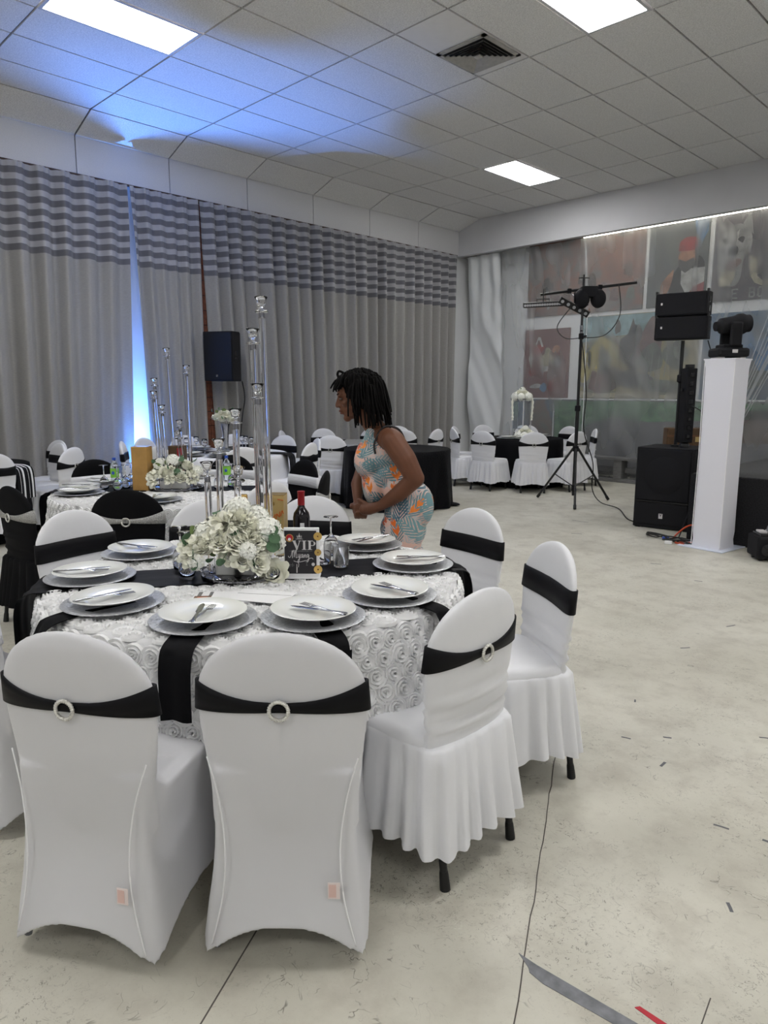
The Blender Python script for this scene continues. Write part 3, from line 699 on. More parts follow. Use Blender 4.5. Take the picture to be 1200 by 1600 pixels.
def chair_meshes():
    D = {}
    # spandex cover: back plus stretched lower body with arched hems
    mb = MB(); mb.loft([back_ring(z) for z in ZB])
    N = 96; rings = []
    for i in range(15):
        s_ = i/14; ring = []
        hx = .199 + .026*s_**1.6 - .008*sin(pi*min(1, s_*1.3)); yr = -.046 - .042*s_ + .010*sin(pi*s_); yf = .40 + .035*s_
        for (x, y, a) in rrect(hx, yr, yf, N, .2):
            fx = abs(x)/hx; fy = abs(y - (yr + yf)/2)/((yf - yr)/2)
            edge = min(fx, fy)      # 1 at corners
            arch = .10*(1 - edge**2.2)
            pull = .02*(1 - edge**2)*sin(pi*s_)          # fabric pulls in between the legs
            y2 = y + (pull if fy > fx and y < .1 else -pull if fy > fx else 0); x2 = x - (pull*sgp(x, 0.001) if fx >= fy else 0)
            zt = .462 if y > .05 else .53 - .068*max(0, y + .03)/.08 if y > -.03 else .53
            ring.append(Vector((x2, y2, zt + (.008 + arch - zt)*s_)))
        rings.append(ring)
    cen = [sum((p.x for p in rings[0]))/N, sum((p.y for p in rings[0]))/N]
    inner = [Vector((p.x*.8, (p.y - .18)*.8 + .18, p.z + .010)) for p in rings[0]]
    under = [[Vector((p.x*k, (p.y - .17)*k + .17, max(p.z, 0) + dz)) for p in rings[-1]] for k, dz in ((.93, .012), (.8, .10), (.5, .17))]
    mb.loft([inner] + rings + under, True, True)
    D['spandex'] = fuse(mb, 'cover', .0065, 7)
    # seams
    sm = MB()
    for sx in (-1, 1):
        sm.tube(catmull([(sx*.195, back_y(.19, .56) - .030, .57), (sx*.165, -.052, .46), (sx*.150, -.066, .33), (sx*.158, -.074, .2), (sx*.19, -.083, .06)], 6), .0022, 5)
        sm.tube(catmull([(sx*.207*sgp(1, 1)*(1 - .0), back_y(.2, .8), .74), (sx*.19, back_y(.19, .82), .80), (sx*.13, back_y(.13, .87), .868), (sx*.05, back_y(.05, .9), .903), (0, back_y(0, .91), .908)], 6), .0016, 4)
    D['seam'] = sm.mesh('seam', angle=180)
    D['tag'] = MB().poly([(.118, -.083, .20), (.150, -.083, .20), (.150, -.081, .245), (.118, -.081, .245)], .0012, Vector((0, -1, 0))).mesh('care_tag', False)
    D['tagp'] = MB().poly([(.121, -.0844, .205), (.14, -.0844, .205), (.14, -.0826, .24), (.121, -.0826, .24)], .0005, Vector((0, -1, 0))).mesh('care_tag_print', False)
    fm_ = MB(); 
    for sx in (-1, 1):
        fm_.tube([(sx*.16, -.008, .55), (sx*.165, -.015, .40), (sx*.185, -.052, .03)], .010, 8); fm_.tube([(sx*.165, .34, .42), (sx*.18, .38, .03)], .010, 8)
    fm_.box((0, -.018, .405), (.33, .012, .05)); fm_.box((0, .17, .425), (.34, .34, .03)); fm_.tube([(-.175, -.030, .16), (.175, -.030, .16)], .009, 8)
    D['frame'] = fm_.mesh('frame')
    # skirted cover
    rings = [back_ring(z) for z in ZB]
    for r_, z in zip(rings, ZB):   # stretch wrinkles low on the back
        if z < .62:
            for p in r_: p.y += .005*sin(p.z*150 + p.x*7) + .003*sin(p.z*320 - p.x*11)
    D['back'] = MB().loft(rings).mesh('back_cover', angle=180)
    mb = MB(); prof = [(.90, .478), (1.0, .468), (1.03, .448), (1.03, .42), (1.0, .40)]
    mb.loft([[Vector((x*k, (y - .18)*k + .18, z)) for x, y, a in rrect(.203, -.012, .40, 64, .25)] for k, z in prof])
    D['seat'] = mb.mesh('seat_cover', angle=60)
    N = 260; rings = []
    for i in range(9):
        s_ = i/8; ring = []
        for (x, y, a) in rrect(.212, -.055, .41, N, .28):
            ph = a*25 + 1.4*sin(3*a) + .8*sin(7*a); amp = .003 + .013*s_*(1 + .4*sin(5*a + 2))
            d = Vector((x, y - .18, 0)).normalized()
            q = sin(ph) + .25*sin(2*ph + .7)
            ring.append(Vector((x, y, .435 - (.305 + .012*sin(a*5))*s_)) + d*(.004 + .045*s_ + amp*q))
        rings.append(ring)
    rings = [[Vector((x, y, .455)) for x, y, a in rrect(.175, -.02, .37, N, .28)], [Vector((x, y, .446)) for x, y, a in rrect(.207, -.05, .405, N, .28)]] + rings
    mb = MB().loft(rings, False, False)
    D['skirt'] = mb.mesh('skirt', angle=180)
    D['sash'] = band_ring(.775, .695).mesh('sash', angle=180)
    D['sash_plain'] = band_ring(.775, .685, pinch=False).mesh('sash', angle=180)
    # buckle ring of stones at the rear middle
    bz = .714; by = back_y(0, bz) - .036
    mb = MB(); n = 72; pts = [(.024*cos(2*pi*k/n), by, bz + .024*sin(2*pi*k/n)) for k in range(n)]
    rr = [.0042 + .0016*abs(sin(pi*k/3)) for k in range(n)]
    mb.tube(pts, rr, 6, closed=True); D['buckle'] = mb.mesh('buckle', angle=180)
    D['leg'] = MB().tube([(0, 0, .42), (0, 0, .045)], .0125, 10).mesh('leg'); D['foot'] = MB().lathe([(.013, .06), (.0145, .05), (.0165, .012), (.0165, .0)], 12).mesh('rubber_foot')
    return D
CD = chair_meshes()
def chair(style, cover, sash, buckle, x, y, face, label, group):
    t = thing('banquet_chair', label, 'chair', (x, y, 0), rad(face - 90), group)
    if style == 'spandex':
        obj('cover', CD['spandex'], cover, t); obj('frame', CD['frame'], 'grey_tape', t); obj('seam', CD['seam'], 'seam', t)
        g = obj('care_tag', CD['tag'], 'tag', t); obj('care_tag_print', CD['tagp'], 'tag_print', g)
    else:
        obj('back_cover', CD['back'], cover, t); obj('seat_cover', CD['seat'], cover, t); obj('skirt', CD['skirt'], cover, t)
        for lx, ly in ((-.175, -.012), (.175, -.012), (-.175, .35), (.175, .35)):
            l = obj('leg', CD['leg'], 'black_metal', t); l.location = (lx, ly, 0)
            sy = -.055 if ly < 0 else .04; l.rotation_euler = (atan2(sy, .42), 0, 0); l.location = (lx, ly + sy, .001)
            obj('rubber_foot', CD['foot'], 'rubber', l)
    obj('sash', CD['sash' if buckle else 'sash_plain'], sash, t)
    if buckle: obj('buckle', CD['buckle'], 'rhinestone', t)
    return t
W, K, S = 'white_cloth', 'black_cloth', 'black_satin'
G1 = 'chairs around the VIP table'; G2 = 'chairs around the second flower table'; G3 = 'chairs around the crystal vase table'
G4 = 'chairs around the black table behind the leaning person'; G6 = 'chairs around the far corner table'; G7 = 'chairs around the striped runner table'; G8 = 'white chairs beyond the sequined table'
CH = [
 ('spandex', 'spandex', S, 1, 6.757, -3.105, 122.6, 'white spandex chair, left of the two with ringed black sashes in front', G1),
 ('spandex', 'spandex', S, 1, 7.126, -2.738, 134, 'white spandex chair, centre front, back square to the camera', G1),
 ('skirt', W, S, 1, 7.228, -2.10, 181, 'white pleated-skirt chair with ringed black sash, front right of the VIP table', G1),
 ('skirt', W, S, 0, 7.055, -1.395, 237, 'white skirted chair with plain sash, rightmost at the VIP table', G1),
 ('skirt', W, S, 0, 6.345, -.975, 262, 'white chair with plain black sash just right of the leaning person', G1),
 ('skirt', W, S, 0, 5.47, -1.29, 307, 'white chair with low black sash behind the wine bottle', G1),
 ('skirt', W, S, 0, 5.18, -1.76, 338, 'white chair back behind the upturned wine glasses', G1),
 ('skirt', W, S, 0, 5.03, -2.42, 13, 'white chair with wide black sash behind the left plates', G1),
 ('spandex', 'spandex', 'white_satin', 0, 5.89, -3.05, 76, 'white chair with ruched white sash cut off by the left edge', G1),
 ('skirt', K, 'silver_sash', 1, 3.80, -2.30, 97, 'black chair with ringed silver sash at the left edge', G2),
 ('skirt', K, 'silver_sash', 1, 4.41, -1.87, 140, 'black chair with ringed silver sash behind the left plates', G2),
 ('skirt', W, S, 1, 4.70, -1.06, 186, 'white chair with ringed black sash left of the gold box', G2),
 ('skirt', K, 'silver_sash', 1, 4.47, -.40, 222, 'black chair with ringed silver sash behind the wine bottle', G2),
 ('skirt', K, 'white_satin', 0, 3.72, .02, 266, 'black chair with white sash next to the tall clear candle tubes', G2),
 ('skirt', K, 'white_satin', 0, 2.92, -.18, 306, 'black chair with white sash behind the right green-labelled bottle', G2),
 ('skirt', K, 'white_satin', 0, 2.62, -.64, 330, 'black chair with white sash behind the tall gold box', G2),
 ('skirt', K, 'white_satin', 0, 2.50, -1.25, 3, 'black chair with wide white sash above the far left plates', G2),
 ('skirt', W, S, 0, 1.16, -1.70, 185, 'white chair with black sash at the far left edge', G7),
 ('skirt', W, S, 1, .95, -.88, 214, 'white chair with ringed black sash, nearest of the far left group', G7),
 ('skirt', W, S, 0, .30, -.78, 272, 'white chair edge-on in the middle of the far left group', G7),
 ('skirt', W, S, 0, -.20, -.60, 280, 'white chair with black sash against the far left curtain', G7),
]
T3 = (1.1, .9)
for a, lab, bk, fz in ((-68, 'white chair back turned to us below the silver vase', 1, 0), (-22, 'white chair at the vase table, left of the black sequined one', 1, 0), (26, 'white chair seen edge-on right of the tall candle tubes', 0, 0), (64, 'white skirted chair with black sash next to the black table', 0, 0), (104, 'bluish white chair by the curtain behind the tall tubes', 0, 0), (142, 'white chair by the curtain right of the silver vase', 0, 0), (174, 'white chair by the curtain below the wall speaker', 0, 0), (206, 'white chair by the curtain behind the clear tubes, in the blue light', 0, 0), (238, 'white chair with black sash nearest the blue lit curtain gap', 0, 0)):
    CH.append(('skirt', W, S, bk, T3[0] + 1.12*cos(rad(a)), T3[1] + 1.12*sin(rad(a)), fz or (a + 180), lab, G3))
T4 = (.74, 3.35)
for (x, y, fc, lab, bk) in ((1.27, 2.47, 128, 'white skirted chair in front of the black table, beside the leaning person', 1), (-.10, 2.72, 40, 'white chair by the curtain, left of the black table', 0), (-.12, 3.52, 345, 'white chair by the curtain behind the black table', 0), (.25, 4.22, 290, 'white chair by the curtain just left of the leaning person\'s face', 0)):
    CH.append(('skirt', W, S, bk, x, y, fc, lab, G4))
T6 = (1.9, 6.05)
for a, lab, bk in ((-86, 'white skirted chair at the left front of the far table', 1), (-47, 'white skirted chair at the middle front of the far table', 1), (-10, 'white skirted chair behind the light stand\'s pole', 1), (-123, 'white skirted chair at the far table, second from its left end', 1), (-160, 'white chair at the left end of the far table', 0), (160, 'white chair near the sheer drape at the far table', 0), (120, 'white chair behind the far flower stand, towards the corner', 0), (80, 'white chair behind the far flower stand, towards the light stand', 0), (38, 'white chair at the back right of the far table', 0)):
    CH.append(('skirt', W, S, bk, T6[0] + 1.13*cos(rad(a)), T6[1] + 1.13*sin(rad(a)), a + 180, lab, G6))
CH += [('skirt', W, S, 1, .95, 4.22, 150, 'white chair beyond the sequined table, next to the leaning person\'s back', G8), ('skirt', W, S, 1, 1.12, 4.78, 190, 'white chair beyond the right end of the sequined table', G8), ('skirt', W, S, 0, .10, 5.0, 330, 'white chair by the curtain beyond the sequined table', G8)]
for c in CH: chair(*c)

# ------------------------------------------------------------------ tables
def rosette():
    """satin swirl rose: a spiral of folded ribbon as relief on a disc"""
    mb = MB(); nr, na, R_, p = 15, 16, .037, .0105; rows = []
    for i in range(nr + 1):
        r = .0008 + R_*i/nr; row = []
        for k in range(na + 1):
            a = 2*pi*k/na; w_ = .5 + .5*cos(2*pi*(r/p - a/(2*pi)) + .5*sin(3*a)); hgt = .013*(w_**.8)*(1 - .55*(i/nr)**2) + .004*(1 - i/nr)
            if i == nr: hgt = -.003
            row.append(((r + .003*w_)*cos(a), (r + .003*w_)*sin(a), hgt))
        rows.append(row)
    mb.grid(rows)
    return mb.v, mb.f
RV, RF = rosette()
def rosettes(mb, spots):
    for (p, n, a, s_) in spots:
        z = Vector(n).normalized(); x = z.orthogonal().normalized(); y = z.cross(x); R = Matrix((x, y, z)).transposed() @ Rz(a)
        mb.add([R @ (Vector(v)*s_) + Vector(p) for v in RV], RF)
TOPZ = .755
def drape_r(Rr, a, t, amp, nf, seed): return Rr + .012 + .03*t + amp*t*(sin(nf*a + seed) + .4*sin((nf*2 + 1)*a + 2*seed))
def table(c, Rr, zbot, cloth, label, clabel, cat='tablecloth', amp=.03, nf=9, seed=0, ros=None, hem=0.0, run=None):
    t = thing('round_table', label, 'table', (c[0], c[1], 0), 0, 'round banquet tables')
    MB().lathe([(0.0, .722), (Rr - .02, .722), (Rr - .005, .735), (Rr - .02, .748), (0.0, .748)], 48).build('table_top', 'bench', t)
    for k in range(3):
        a = k*2*pi/3 + .4
        MB().tube([(.25*cos(a), .25*sin(a), .72), (.34*cos(a), .34*sin(a), .01)], .015, 8).build('leg', 'black_metal', t)
    mb = MB(); n = 220; rings = [[Vector((1e-3*cos(2*pi*k/n), 1e-3*sin(2*pi*k/n), TOPZ)) for k in range(n)]]
    for r in (.4, .8, .985): rings.append([Vector((Rr*r*cos(2*pi*k/n), Rr*r*sin(2*pi*k/n), TOPZ)) for k in range(n)])
    rings.append([Vector(((Rr + .008)*cos(2*pi*k/n), (Rr + .008)*sin(2*pi*k/n), TOPZ - .008)) for k in range(n)])
    for i in range(1, 9):
        tt = i/8
        rings.append([Vector((drape_r(Rr, a, tt, amp, nf, seed)*cos(a), drape_r(Rr, a, tt, amp, nf, seed)*sin(a), TOPZ - .012 + (zbot + hem*sin(4*a + 1) - TOPZ)*tt)) for a in (2*pi*k/n for k in range(n))])
    mb.loft(rings, True, False)
    co = mb.build('tablecloth', cloth, angle=180); co.location = (c[0], c[1], 0); tag(co, clabel, cat, 'tablecloths')
    if ros:
        rnd = random.Random(seed + 5); sp = []; d = ros
        for i in range(-40, 41):
            for j in range(-40, 41):
                x = (i + .5*(j % 2))*d; y = j*d*.866
                if hypot(x, y) < Rr - .01 and not (run is not None and abs(-x*sin(rad(run)) + y*cos(rad(run))) < .13): sp.append(((x + rnd.uniform(-.006, .006), y + rnd.uniform(-.006, .006), TOPZ), (0, 0, 1), rnd.random()*6.3, .92 + .3*rnd.random()))
        rows = int((TOPZ - zbot)/(d*.8))
        for j in range(rows):
            tt = (j + .55)/rows; zz = TOPZ - .012 + (zbot - TOPZ)*tt; na = int(2*pi*Rr/d)
            for k in range(na):
                a = 2*pi*(k + .5*(j % 2))/na; r = drape_r(Rr, a, tt, amp, nf, seed); da = .02
                r2 = drape_r(Rr, a + da, tt, amp, nf, seed); tv = Vector((r2*cos(a + da) - r*cos(a), r2*sin(a + da) - r*sin(a), 0)); nn = Vector((tv.y, -tv.x, 0)).normalized() + Vector((0, 0, .12))
                sp.append(((r*cos(a), r*sin(a), zz), nn, rnd.random()*6.3, .95 + .35*rnd.random()))
        mb = MB(); rosettes(mb, sp); ro = mb.build('rosettes', 'rose_cloth', co, angle=70, normals=False); ro['kind'] = 'stuff'
    return t
T1 = (6.185, -2.153); T2 = (3.65, -1.2); T5 = (2.0, 3.0); T7 = (.40, -1.80)
table(T1, .80, .475, 'cloth_base', 'round table under the white rosette cloth with the VIP sign', 'white rosette tablecloth on the VIP table', seed=1, ros=.062, amp=.02, run=58)
table(T2, .80, .475, 'cloth_base', 'round table under the rosette cloth of the second flower centrepiece', 'white rosette tablecloth under the second candle centrepiece', seed=2, ros=.066, amp=.02, run=50)
table(T3, .76, .475, 'white_cloth', 'round table carrying the silver vase of white roses', 'white tablecloth under the silver vase', seed=3, amp=.02)
table(T4, .50, .02, 'black_cloth', 'round table under a plain black cloth by the curtain', 'plain black floor-length tablecloth left of the leaning person', seed=4, amp=.03)
table(T5, .70, .02, 'sequin', 'round table under black sequined cloth right of the leaning person', 'black sequined floor-length tablecloth right of the leaning person', seed=5, amp=.035)
table(T6, .66, .02, 'black_cloth', 'round table carrying the tall far flower stand', 'black floor-length tablecloth under the tall far flower stand', seed=6, amp=.03)
table(T7, .66, .02, 'black_cloth', 'round table with the striped runner at the far left', 'black tablecloth at the far left edge', seed=7, amp=.03)
# trailing hem of the sequined cloth
MB().ell((2.62, 3.42, .025), (.12, .07, .022)).build('cloth_tail', 'sequin', bpy.data.objects['tablecloth.004'])
bpy.data.objects['cloth_tail'].location = (-T5[0], -T5[1], 0)

def ribbon(c, ang, r0, Rr, drop, w_, m, name, label, cat, group=None, both=False, z=TOPZ + .016, out=.088, th=.003):
    """fabric strip lying along direction ang over the table and hanging over its edge"""
    path = []
    if both:
        path += [(-Rr - out, z - drop), (-Rr - out, z - drop*.5), (-Rr - out*.9, z - .05), (-Rr - out*.6, z - .012), (-Rr + .02, z)]
        path += [(-Rr*.5, z), (0, z), (Rr*.5, z)]
    else: path += [(r0, z), (r0*.5 + Rr*.5, z)]
    path += [(Rr - .02, z), (Rr + out*.6, z - .012), (Rr + out*.9, z - .05), (Rr + out, z - drop*.5), (Rr + out, z - drop)]
    pp = catmull([(p[0], 0, p[1]) for p in path], 4); mb = MB(); rows = []
    for p in pp:
        row = []
        for k in range(9):
            v = (k/8 - .5)*w_; hang = max(0, z - p.z); row.append(Vector((p.x + (.008*sin(v*60) if hang > .02 else 0), v*(1 - .2*hang), p.z + .002*sin(v*70 + p.x*9))))
        rows.append(row)
    mb.grid(rows)
    mb2 = MB(); n = len(rows)
    ring = [[*r_, *[q + Vector((0, 0, -th)) if True else q for q in reversed(r_)]] for r_ in rows]
    mb2.loft(ring)
    o = mb2.build(name, m, angle=60); o.location = (c[0], c[1], 0); o.rotation_euler = (0, 0, rad(ang)); return tag(o, label, cat, group)
ribbon(T1, 58, 0, .80, .25, .27, 'black_satin', 'table_runner', 'black satin runner across the VIP table', 'table runner', both=True, z=TOPZ + .014)
ribbon(T2, 50, 0, .80, .25, .27, 'black_satin', 'table_runner', 'black satin runner under the second candle centrepiece', 'table runner', both=True, z=TOPZ + .014)
ribbon(T3, 40, 0, .76, .2, .3, 'black_satin', 'table_runner', 'black runner under the silver vase', 'table runner', both=True, z=TOPZ + .006)
ribbon(T4, 130, 0, .50, .2, .3, 'silver_sash', 'table_runner', 'glittering silver runner on the black table left of the leaning person', 'table runner', both=True, z=TOPZ + .006)
t = ribbon(T7, 33, 0, .66, .33, .24, 'black_satin', 'table_runner', 'black and white striped runner hanging at the far left', 'table runner', both=True, z=TOPZ + .006, out=.14)
for k in range(4):
    q = ribbon(T7, 33, 0, .6605, .33, .016, 'white_cloth', 'white_stripe', '', '', both=True, z=TOPZ + .0085, out=.143); 
    for key in ('label', 'category'): del q[key]
    q.parent = t; q.location = (0, (k - 1.5)*.058, 0); q.rotation_euler = (0, 0, 0)

# place settings
charger_me = MB().lathe([(0, 0), (.10, 0), (.118, .004), (.168, .012), (.170, .014), (.166, .016), (.116, .008), (.10, .005), (0, .005)], 56).mesh('charger')
plate_me = MB().lathe([(0, 0), (.075, 0), (.085, .004), (.136, .021), (.138, .023), (.134, .0245), (.086, .009), (.075, .006), (0, .006)], 56).mesh('plate')
def knife_me():
    mb = MB()
    rings = []
    for x, hw, ht in ((0, .004, .002), (.01, .0075, .003), (.05, .0065, .003), (.095, .005, .0025), (.105, .004, .0015), (.115, .009, .0009), (.18, .010, .0008), (.205, .007, .0006), (.215, .001, .0005)):
        rings.append([Vector((x, hw*cos(a), ht*sin(a))) for a in (2*pi*k/8 for k in range(8))])
    return mb.loft(rings).mesh('knife')
def fork_me():
    mb = MB(); rings = []
    for x, hw, ht, z in ((0, .005, .0015, 0), (.02, .0075, .0018, 0), (.09, .004, .0015, .002), (.13, .004, .0013, .004), (.148, .012, .001, .001), (.158, .0125, .0009, 0)):
        rings.append([Vector((x, hw*cos(a), z + ht*sin(a))) for a in (2*pi*k/8 for k in range(8))])
    mb.loft(rings)
    for k in range(4): mb.box((.18, (k - 1.5)*.0068, .002), (.05, .0032, .0014))
    return mb.mesh('fork')
kn, fk = knife_me(), fork_me()
GC, GP, GK, GF, GN = 'silver chargers on the tables', 'white plates on the tables', 'knives laid on plates', 'forks laid on plates', 'black napkins on the VIP table'
def setting(c, x, y, place, nap=None, z=TOPZ + .017, kx=0.0, cut=True, sc_=1.0, knife_a=None, poff=(0, 0)):
    ang = atan2(y - c[1], x - c[0])
    ch = tag(obj('charger_plate', charger_me, 'charger'), 'silver charger plate ' + place, 'charger', GC); ch.location = (x, y, z)
    px, py = x + poff[0], y + poff[1]
    p = tag(obj('dinner_plate', plate_me, 'porcelain'), 'white dinner plate ' + place, 'plate', GP); p.location = (px, py, z + .0175)
    p.rotation_euler = (.02*sin(ang*3), .02*cos(ang*2), 0)
    if cut:
        a = ang + pi + (knife_a or 0)
        for me, nm, da, off, zz, G in ((kn, 'knife', .10 + kx, .012, .047, GK), (fk, 'fork', -.16 + kx, -.012, .045, GF)):
            o = tag(obj(nm, me, 'steel'), 'steel %s resting on the plate ' % nm + place, nm, G)
            d = Vector((cos(a + da), sin(a + da), 0)); n_ = Vector((-d.y, d.x, 0))
            o.location = Vector((px, py, z + zz - .004)) - d*.135 + n_*off; o.rotation_euler = (0, .03, a + da)
    if nap: ribbon(c, math.degrees(ang), hypot(x - c[0], y - c[1]) - .06, .80, nap[0], nap[1], 'black_cloth', 'napkin', 'black napkin hanging ' + place, 'napkin', GN, z=z + .004, out=.09)
PL = [
 (6.815, -2.382, 'in front of the VIP sign', (.07, .085), .55), (6.589, -2.649, 'beside the menus', (.22, .10), .1), (6.215, -2.775, 'left of the menus, by the front edge', (.12, .085), .0),
 (5.82, -2.69, 'at the left end of the runner', None, .2), (5.564, -2.357, 'behind the runner, left of the wine glasses', None, .1), (6.815, -2.03, 'facing the pleated-skirt chair', (.13, .075), -.2),
 (6.563, -1.635, 'at the right end of the runner', (.16, .085), -.1), (6.152, -1.515, 'before the leaning person', None, -.1)]
for x, y, place, nap, kx in PL: setting(T1, x, y, place, nap, kx=kx)
for a, place in ((203, 'on the second table, left, behind the first plate'), (172, 'on the second table, farthest left'), (233, 'on the second table, nearest at left'), (255, 'on the second table, behind the silver-sashed black chair'), (325, 'on the second table, right of the flowers'), (140, 'on the second table, behind the gold box')):
    setting(T2, T2[0] + .62*cos(rad(a)), T2[1] + .62*sin(rad(a)), place)
for k, a in enumerate((-75, -35, 5, 140, 180, 225)):
    setting(T3, T3[0] + .56*cos(rad(a)), T3[1] + .56*sin(rad(a)), 'on the silver vase table, ' + ['near left', 'near right', 'right', 'far right', 'far middle', 'far left'][k], z=TOPZ + .009, cut=False)
for k, a in enumerate((-86, -47, 80)):
    setting(T6, T6[0] + .45*cos(rad(a)), T6[1] + .45*sin(rad(a)), 'on the far corner table, ' + ['front left', 'front right', 'rear'][k], z=TOPZ + .003, cut=False)

# glassware
wg_prof = [(.032, 0), (.033, .002), (.006, .006), (.0035, .012), (.0035, .075), (.008, .082), (.026, .10), (.033, .125), (.034, .145), (.030, .175), (.0292, .175), (.0325, .145), (.0315, .125), (.0245, .102), (.004, .086)]
wg_me = MB().lathe(wg_prof, 28).mesh('wine_glass', angle=180)
tb_prof = [(.028, 0), (.031, .004), (.036, .085), (.036, .09), (.0345, .09), (.0295, .01), (0.0, .008)]
tb_me = MB().lathe(tb_prof, 28).mesh('tumbler', angle=60)
def wglass(x, y, z, up, label, g='wine glasses'):
    o = tag(obj('wine_glass', wg_me, 'glass'), label, 'glass', g); o.location = (x, y, z + (0 if up else .176)); 
    if not up: o.rotation_euler = (pi, 0, 0)
wglass(5.93, -2.36, TOPZ + .02, False, 'upturned wine glass left of the flowers, farther of two'); wglass(6.05, -2.40, TOPZ + .02, False, 'upturned wine glass left of the flowers, nearer of two')
wglass(6.18, -1.76, TOPZ + .02, False, 'upturned wine glass just right of the VIP sign')
for x, y, l in ((6.36, -1.86, 'clear tumbler right of the VIP sign, nearer'), (6.27, -1.88, 'clear tumbler right of the VIP sign, farther')):
    o = tag(obj('tumbler', tb_me, 'glass'), l, 'glass', 'tumblers'); o.location = (x, y, TOPZ + .018)
rnd = random.Random(12)
for k, (x, y) in enumerate(((3.30, -1.32), (3.42, -1.42), (3.34, -1.55), (3.50, -1.52), (3.95, -.95), (4.05, -.85), (3.90, -.80))):
    wglass(x, y, TOPZ + .018, False, 'upturned wine glass among those ' + ('left' if k < 4 else 'right') + ' of the second flowers', 'upturned glasses ' + ('left' if k < 4 else 'right') + ' of the second flowers')
for k, (x, y) in enumerate(((.85, .55), (.72, .75), (1.28, 1.18), (1.05, 1.25), (1.2, .58), (.9, 1.3))):
    wglass(x, y, TOPZ + .012, True, 'wine glass standing on the silver vase table', 'wine glasses on the silver vase table')

# ------------------------------------------------------------------ candelabra centrepieces
cup_prof = [(.0, 0), (.026, .0), (.028, .003), (.026, .006), (.008, .010), (.008, .018), (.016, .028), (.019, .045), (.026, .058), (.027, .060), (.024, .060), (.016, .046), (.013, .032), (.0, .026)]
cup_me = MB().lathe(cup_prof, 24).mesh('candle_cup', angle=180); col_me = MB().lathe([(.0, 0), (.0115, 0), (.0115, .022), (0, .022)], 16).mesh('collar')
cup_l_me = col_me
def candelabra(c, tops, label, zb, base_r):
    t = thing('candelabra', label, 'candle holder', (c[0], c[1], zb), 0, 'clear tube candle holders')
    MB().lathe([(0, 0), (base_r - .005, 0), (base_r, .003), (base_r, .010), (base_r - .004, .013), (0, .013)], 48).build('mirror_base', 'mirror', t)
    for k, ((bx, by), (tx, ty, tz)) in enumerate(tops):
        b = Vector((bx - c[0], by - c[1], .012)); e = Vector((tx - c[0], ty - c[1], tz - zb - .085)); d = (e - b)
        g = MB().tube([b, b + d*.5, e], .0135, 16).build('tube', 'acrylic', t); 
        q = d.normalized().to_track_quat('Z', 'Y')
        cl = obj('collar', col_me, 'chrome', t); cl.location = e - d.normalized()*.002; cl.rotation_euler = q.to_euler()
        cu = obj('candle_cup', cup_me, 'glass', t); cu.location = e + d.normalized()*.021; cu.rotation_euler = q.to_euler()
    for k in range(int(base_r*90)):
        a = 2*pi*k/int(base_r*90); MB().ell(((base_r - .004)*cos(a), (base_r - .004)*sin(a), .016), (.007, .007, .007), nu=8, nv=5).build('crystal_bead', 'glass', t)
    return t
C1 = (6.17, -2.22)
tops1 = [((6.20, -2.10), (6.106, -2.051, 1.875)), ((6.13, -2.10), (6.098, -2.09, 1.749)), ((6.17, -2.12), (6.138, -2.103, 1.532)), ((6.12, -2.20), (6.087, -2.178, 1.433)), ((6.10, -2.27), (6.054, -2.239, 1.314)), ((6.12, -2.33), (6.033, -2.283, 1.223)), ((6.24, -2.29), (6.122, -2.198, 1.206))]
candelabra(C1, tops1, 'tall clear tube candle holder rising behind the VIP sign', TOPZ + .018, .165)
C2 = (3.68, -1.14)
tops2 = [((3.60, -1.10), (3.548, -1.104, 1.817)), ((3.72, -1.04), (3.669, -1.014, 1.69)), ((3.56, -1.18), (3.511, -1.194, 1.595)), ((3.58, -1.22), (3.519, -1.209, 1.5)), ((3.62, -1.18), (3.576, -1.177, 1.397)), ((3.74, -1.08), (3.685, -1.095, 1.288)), ((3.76, -1.12), (3.688, -1.112, 1.208))]
candelabra(C2, tops2, 'clear tube candle holder on the second table before the blue light', TOPZ + .018, .2)

# ------------------------------------------------------------------ flowers
def petal(mb, base, out, up, L, wd, curl, n=4):
    side = out.cross(up).normalized(); rows = []
    for i in range(n + 1):
        t = i/n; c = base + up*L*sin(t*1.25) + out*(L*.55*t*t*curl + .002); hw = wd*sin(pi*(.18 + .70*t))
        rows.append([c - side*hw + out*(-.25*hw), c, c + side*hw + out*(-.25*hw)])
    mb.grid(rows)
def rose_me(seed, R_=.035, ragged=0):
    mb = MB(); rnd = random.Random(seed)
    for ring, (r, npet, L, curl) in enumerate(((.002, 3, .024, .05), (.006, 4, .026, .2), (.011, 5, .028, .45), (.016, 6, .028, .8), (.021, 7, .026, 1.2), (.024, 8, .022, 1.7))):
        for k in range(npet):
            a = 2*pi*(k + .5*ring)/npet + .3*rnd.random(); out = Vector((cos(a), sin(a), 0)); s_ = R_/.035
            petal(mb, out*r*s_ + Vector((0, 0, -.004*ring*s_)), out, Vector((0, 0, 1)), L*s_*(.9 + .2*rnd.random()), (.009 + .0022*ring)*s_, curl*(.8 + .4*rnd.random()))
    return mb.mesh('rose', angle=180, normals=False)
def peony_me(seed, R_=.05, n=60):
    mb = MB(); rnd = random.Random(seed)
    for k in range(n):
        z = rnd.uniform(-.1, 1); a = rnd.random()*2*pi; q = sqrt(1 - z*z); d = Vector((q*cos(a), q*sin(a), z)); up = d; out = d.orthogonal().normalized(); out = (Matrix.Rotation(rnd.random()*6.3, 3, d) @ out)
        petal(mb, d*R_*.45, out, up, R_*.6, R_*.22, .8, 3)
    return mb.mesh('peony', angle=180, normals=False)
